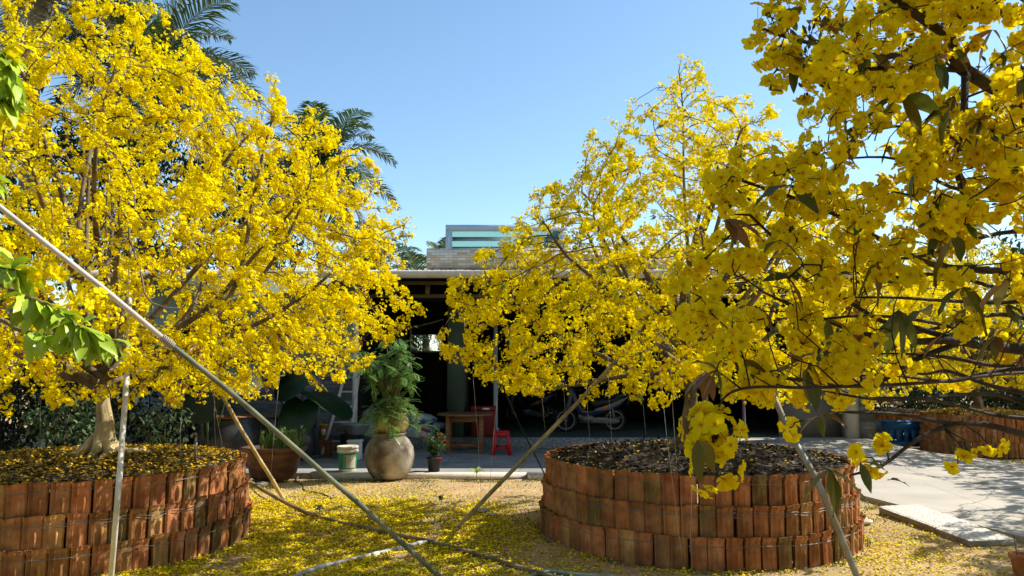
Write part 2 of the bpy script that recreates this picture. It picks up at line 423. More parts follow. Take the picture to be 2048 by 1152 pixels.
def add_flowers(mb, C, N, size, hi=False, tint=None):
    """five petalled blossoms at C facing N"""
    C = np.asarray(C, float); N = np.asarray(N, float); k = len(C)
    if k == 0: return
    a, b, n = frames(N)
    if hi: T = [(.04, .10, .0), (.30, .52, .05), (.62, .98, .02), (.86, .86, -.05), (1.0, .34, -.10)]
    cup = rng.uniform(.05, .55, k) if hi else rng.uniform(.0, .75, k)
    sz = size * rng.uniform(.8, 1.15, k)
    base = np.ones((k, 3)) if tint is None else tint
    for j in range(5):
        th = 2 * math.pi * j / 5 + rng.uniform(-.18, .18, k)
        cu = cup + rng.uniform(-.18, .18, k)
        d = a * np.cos(th)[:, None] + b * np.sin(th)[:, None]
        s = -a * np.sin(th)[:, None] + b * np.cos(th)[:, None]
        f = d * np.cos(cu)[:, None] + n * np.sin(cu)[:, None]      # along the petal
        w = n * np.cos(cu)[:, None] - d * np.sin(cu)[:, None]      # petal normal
        L = (sz * rng.uniform(.9, 1.08, k))[:, None]
        if not hi:
            wd = rng.uniform(.36, .5, k)[:, None]
            v = np.stack([C + f * L * .05, C + f * L * .68 + s * L * wd + w * L * .08, C + f * L * 1.0, C + f * L * .66 - s * L * wd + w * L * .08], 1)
            F = np.arange(4 * k).reshape(k, 4)
            mb.quads(v.reshape(-1, 3), F, base * rng.uniform(.86, 1.06, (k, 1)))
        else:
            rows = []
            ru = rng.uniform(-.09, .09, (k, len(T), 3))
            for i, (t, wd, cv) in enumerate(T):
                cen = C + f * L * t + w * L * (cv + (ru[:, i, 2] * .9 * t)[:, None])
                e = .42 * wd
                rows.append(np.stack([cen - s * L * e + w * L * (wd * .13 + ru[:, i, 0])[:, None], cen, cen + s * L * e + w * L * (wd * .13 + ru[:, i, 1])[:, None]], 1))
            v = np.stack(rows, 1)                                  # k,5,3,3
            q = []
            for i in range(4):
                for c in range(2):
                    q.append([i * 3 + c, i * 3 + c + 1, (i + 1) * 3 + c + 1, (i + 1) * 3 + c])
            q = np.array(q)
            F = (np.arange(k) * 15)[:, None, None] + q[None]
            cc = np.repeat((base * rng.uniform(.9, 1.05, (k, 1)))[:, None, :], 8, 1)
            cc[:, :2] *= np.array([.97, .86, .9])
            mb.quads(v.reshape(-1, 3), F.reshape(-1, 4), cc.reshape(-1, 3))

def add_leaves(mb, B, D, length, width, col, droop=0.25, hi=False, up=(0, 0, 1)):
    """leaves from base points B along directions D; col (k,3)"""
    B = np.asarray(B, float); D = np.asarray(D, float); k = len(B)
    if k == 0: return
    D = D / np.maximum(np.linalg.norm(D, axis=1, keepdims=True), 1e-9)
    upv = np.array(up, float)[None] + rng.normal(scale=.35, size=(k, 3))
    s = np.cross(D, upv); s /= np.maximum(np.linalg.norm(s, axis=1, keepdims=True), 1e-9)
    w = np.cross(s, D)
    L = (length * np.ones(k))[:, None]; W = (width * np.ones(k))[:, None]
    dn = np.array([0, 0, -1.0])
    if not hi:
        mid = B + D * L * .48 - w * W * .12 + dn * L * droop * .25
        tip = B + D * L * .97 + dn * L * droop
        v = np.stack([B, mid + s * W * .5 + w * W * .22, tip, mid - s * W * .5 + w * W * .22, mid], 1)
        F = np.concatenate([(np.arange(k) * 5)[:, None] + np.array([[0, 4, 2, 3]]), (np.arange(k) * 5)[:, None] + np.array([[0, 1, 2, 4]])])
        mb.quads(v.reshape(-1, 3), F, np.concatenate([col * .95, col]))
    else:
        T = [(0, .06), (.12, .42), (.3, .85), (.5, 1.0), (.7, .84), (.87, .45), (1.0, .03)]
        rows = []
        wav = rng.uniform(-.12, .12, (k, len(T)))
        for i, (t, wd) in enumerate(T):
            cen = B + D * L * t * (1 - .12 * t) + dn * L * droop * t * t
            rows.append(np.stack([cen + s * W * .5 * wd + w * W * (wd * .16 + wav[:, i:i + 1]), cen, cen - s * W * .5 * wd + w * W * (wd * .16 - wav[:, i:i + 1])], 1))
        v = np.stack(rows, 1)
        n = len(T); q = []
        for i in range(n - 1):
            for c in range(2):
                q.append([i * 3 + c, i * 3 + c + 1, (i + 1) * 3 + c + 1, (i + 1) * 3 + c])
        q = np.array(q)
        F = (np.arange(k) * n * 3)[:, None, None] + q[None]
        cc = np.repeat(col[:, None, :], len(q), 1)
        mb.quads(v.reshape(-1, 3), F.reshape(-1, 4), cc.reshape(-1, 3))

def unit(n):
    v = rng.normal(size=(n, 3)); return v / np.linalg.norm(v, axis=1, keepdims=True)

# ------------------------------------------------------------------ branching skeletons
def colonize(nodes, parents, att, step=.13, infl=2.5, kill=.2, iters=110, jitter=.18, bias=(0, 0, .05), maxn=9000, keepdir=.35):
    """space colonisation: grows `nodes` towards the attraction points"""
    pos = np.array(nodes, float); par = list(parents)
    att = np.array(att, float)
    d = np.linalg.norm(att[:, None] - pos[None], axis=2); near = d.argmin(1); nd = d.min(1)
    bias = np.array(bias)
    kids = {}
    for it in range(iters):
        act = nd < infl
        if not act.any() or len(pos) > maxn: break
        acc = {}
        vec = att[act] - pos[near[act]]
        vec /= np.maximum(np.linalg.norm(vec, axis=1, keepdims=True), 1e-6)
        idx = near[act]
        sm = np.zeros_like(pos); np.add.at(sm, idx, vec)
        un = np.unique(idx)
        dirs = sm[un]; ln = np.linalg.norm(dirs, axis=1, keepdims=True)
        dirs = dirs / np.maximum(ln, 1e-6) + bias + rng.normal(scale=jitter, size=dirs.shape)
        # keep some of the parent's direction, so that shoots run on
        pv = np.array([pos[i] - pos[par[i]] if par[i] >= 0 else (0, 0, 0) for i in un])
        pl = np.linalg.norm(pv, axis=1, keepdims=True); pv = pv / np.maximum(pl, 1e-6)
        dirs = dirs + keepdir * pv
        dirs /= np.linalg.norm(dirs, axis=1, keepdims=True)
        new, npar = [], []
        for i, dd in zip(un, dirs):
            q = pos[i] + dd * step
            ks = kids.setdefault(int(i), [])
            if len(ks) >= 4 or any(np.dot(dd, k) > .93 for k in ks): continue
            ks.append(dd); new.append(q); npar.append(int(i))
        if not new:
            # stuck attractors: drop them
            stuck = act
            keep = ~stuck
            att, near, nd = att[keep], near[keep], nd[keep]
            if len(att) == 0: break
            continue
        new = np.array(new); b = len(pos)
        pos = np.vstack([pos, new]); par += npar
        dn = np.linalg.norm(att[:, None] - new[None], axis=2)
        j = dn.argmin(1); m = dn.min(1); better = m < nd
        near = np.where(better, j + b, near); nd = np.where(better, m, nd)
        keep = nd > kill
        att, near, nd = att[keep], near[keep], nd[keep]
        if len(att) == 0: break
    return pos, par

def pipe_radii(pos, par, r0=.0035, e=2.25, fixed=None):
    n = len(pos); acc = np.zeros(n); rad = np.zeros(n); kid = np.zeros(n, int)
    for i in range(n):
        if par[i] >= 0: kid[par[i]] += 1
    order = range(n - 1, -1, -1)
    for i in order:
        rad[i] = r0 if acc[i] == 0 else acc[i] ** (1 / e)
        rad[i] = rad[i] * 1.0
        if par[i] >= 0: acc[par[i]] += rad[i] ** e
    if fixed is not None:
        for i, r in fixed.items(): rad[i] = max(r, 0)
    return rad, kid

def branch_mesh(mb, pos, par, rad, start=0, minr=0.0, sides=6, col=(1, 1, 1)):
    n = len(pos); ch = [[] for _ in range(n)]
    for i in range(n):
        if par[i] >= 0: ch[par[i]].append(i)
    done = set()
    roots = [i for i in range(n) if par[i] < 0]
    stack = []
    for r in roots:
        for c in ch[r]: stack.append((r, c))
    while stack:
        p, c = stack.pop()
        chain = [p, c]
        while ch[chain[-1]]:
            k = ch[chain[-1]]
            k = sorted(k, key=lambda i: -rad[i])
            for o in k[1:]: stack.append((chain[-1], o))
            chain.append(k[0])
        rr = [rad[i] for i in chain]; rr[0] = min(rr[0], rr[1] * 1.25)
        rr[-1] *= .5
        s = sides if rr[1] > .02 else (5 if rr[1] > .008 else 4)
        pts = [pos[i] for i in chain]
        if rr[0] < minr: continue
        mb.tube(pts, rr, s, cap=False, col=col)

# ================================================================== THE SETTING
def grid_sheet(name, mat, poly, z, zf=None, thick=0.0, kind='structure'):
    """flat sheet (optionally with a skirt) from an outline; zf(x, y) lifts it"""
    bm = bmesh.new()
    vs = [bm.verts.new((x, y, z)) for x, y in poly]
    f = bm.faces.new(vs); 
    if f.normal.z < 0: f.normal_flip()
    if zf:
        bmesh.ops.triangulate(bm, faces=bm.faces[:])
        for _ in range(3): bmesh.ops.subdivide_edges(bm, edges=bm.edges[:], cuts=1, use_grid_fill=True)
        for v in bm.verts: v.co.z = z + zf(v.co.x, v.co.y)
    if thick:
        ed = [e for e in bm.edges if len(e.link_faces) == 1]
        r = bmesh.ops.extrude_edge_only(bm, edges=ed)
        for v in [g for g in r['geom'] if isinstance(g, bmesh.types.BMVert)]: v.co.z = -0.03
    bmesh.ops.recalc_face_normals(bm, faces=bm.faces[:])
    me = bpy.data.meshes.new(name); bm.to_mesh(me); bm.free(); me.materials.append(mat)
    o = bpy.data.objects.new(name, me); COL.objects.link(o); o['kind'] = kind
    return o

LP = (-4.83, 8.5)      # left tile planter
RP = (2.16, 9.08)       # right tile planter
FP = (10.75, 17.4)      # farther planter by the drive
BP = (10.6, 21.5)      # the one behind it
PR = 1.80

# ground: fine sheet near, reaching the horizon
bm = bmesh.new()
nx, ny = 120, 110
vs = []
for j in range(ny + 1):
    for i in range(nx + 1):
        x = -12 + 26 * i / nx; y = 1.5 + 13 * j / ny
        edge = min(i, nx - i, j, ny - j) == 0
        h = 0 if edge else .028 * mnoise.noise(Vector((x * .9, y * .9, 0))) + .010 * mnoise.noise(Vector((x * 4, y * 4, 3))) - .012
        if y > 12.6: h -= (y - 12.6) * .025
        vs.append(bm.verts.new((x, y, h if not edge else -0.05)))
for j in range(ny):
    for i in range(nx):
        a = j * (nx + 1) + i
        bm.faces.new((vs[a], vs[a + 1], vs[a + nx + 2], vs[a + nx + 1])).smooth = True
o_ = [(-900, -900), (900, -900), (900, 900), (-900, 900)]
q_ = [(-12, 1.5), (14, 1.5), (14, 14.5), (-12, 14.5)]
ov = [bm.verts.new((x, y, -0.05)) for x, y in o_]; qv = [bm.verts.new((x, y, -0.05)) for x, y in q_]
for k in range(4):
    bm.faces.new((ov[k], ov[(k + 1) % 4], qv[(k + 1) % 4], qv[k]))
me = bpy.data.meshes.new('ground'); bm.to_mesh(me); bm.free(); me.materials.append(M['ground'])
ground = bpy.data.objects.new('ground', me); COL.objects.link(ground); ground['kind'] = 'structure'
def gz(x, y):
    h = .028 * mnoise.noise(Vector((x * .9, y * .9, 0))) + .010 * mnoise.noise(Vector((x * 4, y * 4, 3))) - .012
    return h

# concrete apron before the house, its pale front edge, and the drive to the right
SL = .06
grid_sheet('pavement', M['slab'], [(-6.6, 13.35), (4.62, 13.35), (4.62, 17.2), (-6.6, 17.2)], SL, thick=.1)
e = MB(); e.box2((-3.2, 13.2, -.03), (.25, 13.347, SL + .012)); e.build('kerb', M['edge'])['kind'] = 'structure'
e = MB(); e.box2((.27, 13.02, -.03), (4.5, 13.347, SL + .02)); e.build('pavement_strip', M['pebble'])['kind'] = 'structure'
def ramp(x, y):
    t = max(0, min(1, (y - 13.6) / 3.6)); s = max(0, min(1, (9.2 - x) / 1.2))
    return .255 * t * t * (3 - 2 * t) * s
grid_sheet('driveway', M['concrete'], [(4.63, 13.36), (5.05, 11.3), (5.63, 8.3), (6.3, 4.8), (7.2, 0), (13.5, 0), (11.2, 9), (10.0, 14.2), (9.4, 16.2), (8.5, 17.1), (8.4, 20.5), (4.63, 17.19)],
           .055, zf=ramp, thick=.09)

# ================================================================== THE HOUSE
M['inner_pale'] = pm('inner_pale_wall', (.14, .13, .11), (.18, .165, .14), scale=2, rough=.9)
house = thing('house', (0, 17, 0), 'low open-fronted house with a corrugated roof, brick parapet and dark porch behind the trees', 'house')
FZ = .32
p = MB(); p.box2((-3.6, 17.205, -.05), (8.02, 26, FZ - .004)); p.build('plinth', M['terrazzo'], house)
p = MB(); p.box2((-3.55, 17.26, FZ - .004), (8.0, 26, FZ)); p.build('porch_floor', M['floor_tile'], house)
# left closed room
p = MB(); p.box2((-9.6, 16.5, 1.84), (-3.47, 16.75, 4.05)); p.box2((-9.6, 16.75, 0), (-9.4, 24, 4.05)); p.build('wall', M['wall_green'], house)
p = MB(); p.box2((-9.6, 16.47, -.05), (-3.47, 16.75, 1.84)); p.build('brick_dado', M['brick_grey'], house)
p = MB(); p.box2((-9.62, 16.44, 1.84), (-3.45, 16.5, 1.90)); p.build('dado_cap', M['beige'], house)
# porch walls and back walls
p = MB()
p.box2((-3.6, 16.75, 0), (-3.47, 25, 4.3))
p.box2((8.0, 18.2, 0), (8.2, 25, 4.3))
bw = 24.6
wx0, wx1, wz0, wz1 = -3.35, -2.28, 2.42, 3.3
p.box2((-3.47, bw, 0), (wx0, bw + .2, 4.6)); p.box2((wx1, bw, 0), (8.0, bw + .2, 4.6))
p.box2((wx0, bw, 0), (wx1, bw + .2, wz0)); p.box2((wx0, bw, wz1), (wx1, bw + .2, 4.6))
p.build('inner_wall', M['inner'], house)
w = MB()
for a, b in (((wx0, wz0), (wx1, wz0)), ((wx0, wz0), (wx0, wz1)), ((wx1, wz0), (wx1, wz1))):
    w.tube([(a[0], bw - .02, a[1]), (b[0], bw - .02, b[1])], .03, 4)
w.tube([(wx0, bw - .35, wz1 - .12), (wx1 + .05, bw - .35, wz1 + .16)], .03, 4)
wf = w.build('window_frame', M['glass_frame'], house)
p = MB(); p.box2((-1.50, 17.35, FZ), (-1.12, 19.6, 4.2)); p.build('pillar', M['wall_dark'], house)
p = MB(); p.box2((7.62, 17.15, .2), (7.9, 17.5, 4.1)); p.build('corner_pillar', M['beige'], house)
p = MB(); p.box2((7.9, 17.1, .2), (8.22, 17.52, 4.1)); p.build('corner_pillar', M['brick_grey'], house)
p = MB(); p.box2((6.2, 17.5, FZ), (7.62, 17.6, 1.55)); p.build('half_wall', M['inner_pale'], house)
for px, d, r_, mt in ((991, 18.1, .055, 'post'), (1412, 18.2, .055, 'post'), (1487, 18.6, .04, 'lavender')):
    x = P(px, 800, d).x; m_ = MB()
    m_.tube([(x, d, FZ), (x, d, FZ + .12), (x, d, FZ + .14), (x, d, 4.2)], [r_ * 1.7, r_ * 1.7, r_, r_], 12)
    m_.build('post', M[mt], house, smooth=False)
x = P(707, 700, 15.95).x
m_ = MB(); m_.tube([(x, 16.2, 0), (x, 16.2, 3.7)], .06, 12); m_.tube([(x, 16.2, 1.9), (x, 16.2, 1.98)], .075, 12); m_.tube([(x, 16.2, 3.7), (x, 15.4, 3.75)], .06, 12)
m_.build('downpipe', M['white_pipe'], house)
# roof: corrugated sheet, closed ceiling below, gutter on the eave
x0, x1, y0, y1 = -9.8, 8.7, 15.25, 26.0
ze = P(900, 542, y0).z
zr = lambda y: ze + (y - y0) * .125
nw = int((x1 - x0) / .2); ns = nw * 8
vs = []; fs = []
for j, y in enumerate((y0, y0 + .7, 19.5, y1)):
    for i in range(ns + 1):
        x = x0 + (x1 - x0) * i / ns
        vs.append((x, y, zr(y) + .03 * math.cos(2 * math.pi * i / 8)))
for j in range(3):
    for i in range(ns):
        a = j * (ns + 1) + i; fs.append((a, a + 1, a + ns + 2, a + ns + 1))
m_ = MB(); m_.add(vs, fs)
m_.add([(v[0], v[1], v[2] - .018) for v in vs], fs)
ed = [(i, i + 1, ns + 1 + i + 1, ns + 1 + i) for i in range(ns)]
m_.add([v for v in vs[:ns + 1]] + [(v[0], v[1], v[2] - .018) for v in vs[:ns + 1]], ed)
m_.build('roof', M['roof'], house)
m_ = MB(); m_.box2((-9.3, 16.96, 4.08), (8.15, 25, 4.12)); m_.box2((-9.3, 25, 3), (8.15, 25.1, 4.12)); m_.add([(x0, y0 + .3, zr(y0 + .3) - .06), (x1, y0 + .3, zr(y0 + .3) - .06), (x1, y1, zr(y1) - .06), (x0, y1, zr(y1) - .06),
                   (x0, y0 + .3, zr(y0 + .3) - .12), (x1, y0 + .3, zr(y0 + .3) - .12), (x1, y1, zr(y1) - .12), (x0, y1, zr(y1) - .12)],
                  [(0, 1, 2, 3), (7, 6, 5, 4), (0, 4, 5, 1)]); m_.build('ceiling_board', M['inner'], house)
gp = [(-.015, .09), (.0, .10), (.01, .09), (.012, .02), (-.02, -.05), (-.08, -.075), (-.13, -.05), (-.145, .09), (-.15, .09), (-.15, -.055), (-.08, -.09), (-.02, -.065)]
gy, gzz = y0 + .02, P(900, 548, y0 - .06).z - .01
pts = [(-.155, .075), (-.17, .06), (-.165, .0), (-.13, -.055), (-.07, -.075), (-.01, -.055), (0.01, .0), (.01, .06), (-.005, .06), (-.02, .0), (-.075, -.055), (-.14, 0), (-.15, .06)]
vs = [(x0, gy + a, gzz + b) for a, b in pts] + [(x1, gy + a, gzz + b) for a, b in pts]
n_ = len(pts); m_ = MB(); m_.add(vs, [(i, (i + 1) % n_, n_ + (i + 1) % n_, n_ + i) for i in range(n_)] + [tuple(range(n_)), tuple(range(n_, 2 * n_))[::-1]])
m_.build('gutter', M['gutter'], house)
# lattice beam under the eave
m_ = MB()
za = P(800, 566, 16.9).z; zb = P(800, 592, 16.9).z
for z in (za, zb): m_.box2((-3.47, 16.86, z - .04), (7.9, 16.94, z + .04))
for px in (720, 788, 855, 922, 990, 1057, 1124, 1191, 1258, 1325, 1392, 1459, 1526, 1593, 1660):
    x = P(px, 580, 16.9).x; m_.box2((x - .05, 16.862, zb + .04), (x + .05, 16.938, za - .04))
m_.build('lattice_beam', M['olive_metal'], house)
# parapet of tan and white bricks, and the louvred roof box behind
x = P(853, 515, 16.0).x
m_ = MB(); m_.box2((x, 16.0, P(900, 535, 16).z), (P(1345, 515, 16).x, 16.3, P(900, 497, 16).z)); m_.build('parapet', M['brick_tan'], house)
xb0, xb1, zb0, zb1 = P(891, 470, 19).x, P(1135, 470, 19).x, 4.5, P(891, 449.5, 19).z
fx0, fz1 = P(904, 470, 19).x, P(904, 461.5, 19).z
m_ = MB(); m_.box2((xb0, 19.0, fz1), (xb1, 22, zb1)); m_.box2((xb0, 19.0, zb0), (fx0, 22, fz1)); m_.box2((xb1 - .2, 19.0, zb0), (xb1, 22, fz1)); m_.box2((fx0, 19.2, zb0), (xb1 - .2, 22, fz1))
rb = m_.build('roof_box', M['louvre_grey'], house)
m_ = MB()
step = .255
zt = fz1 - .01
while zt - step > zb0 - .3:
    m_.add([(fx0 + .002, 19.03, zt), (xb1 - .202, 19.03, zt), (xb1 - .202, 19.10, zt - .135), (fx0 + .002, 19.10, zt - .135), (fx0 + .002, 19.06, zt), (xb1 - .202, 19.06, zt), (xb1 - .202, 19.13, zt - .135), (fx0 + .002, 19.13, zt - .135)],
           [(0, 1, 2, 3)[::-1], (4, 5, 6, 7), (0, 1, 5, 4), (3, 2, 6, 7), (0, 3, 7, 4), (1, 2, 6, 5)])
    zt -= step
m_.build('louvre', M['louvre_teal'], rb)

# ================================================================== TILE PLANTERS
def make_planter(name, c, label, rad=PR, petals=0.5, seed=3, lit=1.0, group='round planters walled with clay roof tiles'):
    rr = random.Random(seed)
    root = thing(name, (c[0], c[1], 0), label, 'planter', group)
    rows, rh, th = 3, .283, .315
    for k in range(rows):
        rad_k = rad - k * .036
        n = int(2 * math.pi * rad_k / .170)
        mb = MB(); off = rr.random()
        nu, nv = 22, 14
        us = np.linspace(-.5, .5, nu); vsr = np.linspace(0, 1, nv)
        for t in range(n):
            a0 = 2 * math.pi * (t + off) / n + rr.uniform(-.006, .006)
            wd = .160 + rr.uniform(-.004, .003); hh = th + rr.uniform(-.008, .008)
            lean = rr.uniform(-.012, .02); roll = rr.uniform(-.018, .018); dr = rr.uniform(-.008, .008)
            ca, sa = math.cos(a0), math.sin(a0)
            rd = Vector((ca, sa, 0)); tg = Vector((-sa, ca, 0))
            shade = rr.uniform(.78, 1.25); red = rr.uniform(.86, 1.1)
            cl = (shade * red, shade, shade * rr.uniform(.85, 1.05))
            if rr.random() < .04 + (.12 if k == 0 else 0): cl = (shade * .55, shade * .8, shade * .7)
            if rr.random() < .12: cl = (shade * 1.05, shade * 1.35, shade * 1.2)
            vs = []
            for v in vsr:
                for u in us:
                    w = .0
                    if -.47 < u < -.16: w += .022 * (.5 + .5 * math.cos((u + .315) / .103 * 2 * math.pi))
                    if u >= .43: w -= .022
                    # dagger shaped boss down the middle of the pan
                    if u > -.16:
                        uc = abs(u - .14)
                        if .10 < v < .52:
                            hw = .015 + .13 * (v - .10) / .42
                            w += .034 * max(0, 1 - uc / hw) ** .8
                        elif .52 <= v < .62:
                            hw = .145 * (1 - (v - .52) / .10) + .012
                            w += .034 * max(0, 1 - uc / hw) * (1 - (v - .52) / .14)
                        elif v >= .78:
                            hw = .03 + .12 * (v - .78) / .2
                            w -= .016 * max(0, 1 - uc / hw)
                    if v > .86: w += .022 * math.sin(min(1, (v - .86) / .14) * math.pi * .75)
                    pz = k * rh + v * hh - .02 + roll * u
                    pr = rad_k + w + dr + lean * v
                    q = rd * pr + tg * (u * wd)
                    vs.append((c[0] + q.x, c[1] + q.y, pz))
            fs = [(j * nu + i, j * nu + i + 1, (j + 1) * nu + i + 1, (j + 1) * nu + i) for j in range(nv - 1) for i in range(nu - 1)]
            # thickness: fold the rim inwards
            rim = [j * nu for j in range(nv)] + [(nv - 1) * nu + i for i in range(1, nu)] + [j * nu + nu - 1 for j in range(nv - 2, -1, -1)]
            b0 = len(vs)
            for i in rim:
                p = Vector(vs[i]); vs.append((p.x - rd.x * .03, p.y - rd.y * .03, p.z - (.004 if p.z > k * rh + hh * .9 - .02 else 0)))
            for i in range(len(rim) - 1):
                fs.append((rim[i], b0 + i, b0 + i + 1, rim[i + 1]))
            mb.add(vs, fs, cl)
        o = mb.build('tile_row', M['terracotta'], root)
        # binding wire round the row
        wb = MB()
        for z in ((.21,), (.2, .225), (.215,))[k]:
            pts = []
            for i in range(97):
                a = 2 * math.pi * i / 96
                r_ = rad_k + .020 + .004 * math.sin(i * 2.3)
                pts.append((c[0] + r_ * math.cos(a), c[1] + r_ * math.sin(a), k * rh + z + .006 * math.sin(i * .7 + k) + (.012 * math.sin(i * 1.9) if k == 1 else 0)))
            wb.tube(pts, .0028 if k else .004, 5, cap=False)
        wb.build('binding_wire', M['wire'], root)
    # soil mound
    rt = rad - 2 * .036 - .03; top = rows * rh - .03
    sb = MB(); vs = []; seg, rg = 48, 12
    mound = lambda r: top + .11 * (1 - (r / rt) ** 2)
    for i in range(rg + 1):
        for k in range(seg):
            r_ = rt * i / rg; a = 2 * math.pi * k / seg
            x, y = c[0] + r_ * math.cos(a), c[1] + r_ * math.sin(a)
            vs.append((x, y, mound(r_) + .03 * mnoise.noise(Vector((x * 3, y * 3, seed)))))
    sb.add(vs, [(i * seg + k, i * seg + (k + 1) % seg, (i + 1) * seg + (k + 1) % seg, (i + 1) * seg + k) for i in range(rg) for k in range(seg)])
    soil = sb.build('soil', M['soil'], root, smooth=True)
    # leaf litter: dead leaves, then fallen petals
    lb = MB(); n = 3000
    r_ = rt * np.sqrt(rng.uniform(0, 1, n)); a = rng.uniform(0, 2 * math.pi, n)
    B = np.stack([c[0] + r_ * np.cos(a), c[1] + r_ * np.sin(a), top + .11 * (1 - (r_ / rt) ** 2) + rng.uniform(.005, .045, n)], 1)
    D = unit(n); D[:, 2] *= .35
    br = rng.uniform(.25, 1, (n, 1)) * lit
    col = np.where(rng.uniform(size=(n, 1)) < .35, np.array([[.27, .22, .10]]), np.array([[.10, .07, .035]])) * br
    add_leaves(lb, B, D, rng.uniform(.04, .09, n), .032, col, droop=.05)
    n = int(3200 * petals)
    r_ = rt * np.sqrt(rng.uniform(0, 1, n)); a = rng.uniform(0, 2 * math.pi, n)
    B = np.stack([c[0] + r_ * np.cos(a), c[1] + r_ * np.sin(a), top + .11 * (1 - (r_ / rt) ** 2) + rng.uniform(.02, .055, n)], 1)
    D = unit(n); D[:, 2] *= .3
    col = np.array([[.80, .50, .012]]) * rng.uniform(.45, 1, (n, 1))
    add_leaves(lb, B, D, rng.uniform(.025, .045, n), .03, col, droop=.02)
    o = lb.build('leaf_litter', M['leaf_dull'], soil); o['kind'] = 'stuff'
    return root, top

pl_left, TOP = make_planter('tile_planter', LP, 'nearest brick-red tile planter at the left, its soil covered in fallen yellow petals', petals=1.9, seed=3)
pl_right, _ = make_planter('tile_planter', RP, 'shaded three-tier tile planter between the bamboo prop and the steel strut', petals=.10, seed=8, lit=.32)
pl_far = copy_tree(pl_left); pl_far.location = (FP[0], FP[1], 0); pl_far.scale = (.667, .667, 1.0); pl_far.rotation_euler.z = 1.1
pl_far['label'] = 'small far tile planter beside the drive, in front of the blue crate'
pl_back = copy_tree(pl_right); pl_back.location = (BP[0], BP[1], 0); pl_back.scale = (.667, .667, .8); pl_back.rotation_euler.z = 2.2
pl_back['label'] = 'farthest tile planter, half hidden behind the blue crate near the house corner'

# ================================================================== BLOSSOM TREES
def prof_sampler(prof):
    zs = np.array([p[0] for p in prof]); rs = np.array([p[1] for p in prof])
    return lambda z: np.interp(z, zs, rs)

def nz3(p, s=1.0, o=0.0):
    return mnoise.noise(Vector((p[0] * s + o, p[1] * s - o, p[2] * s + 2 * o)))

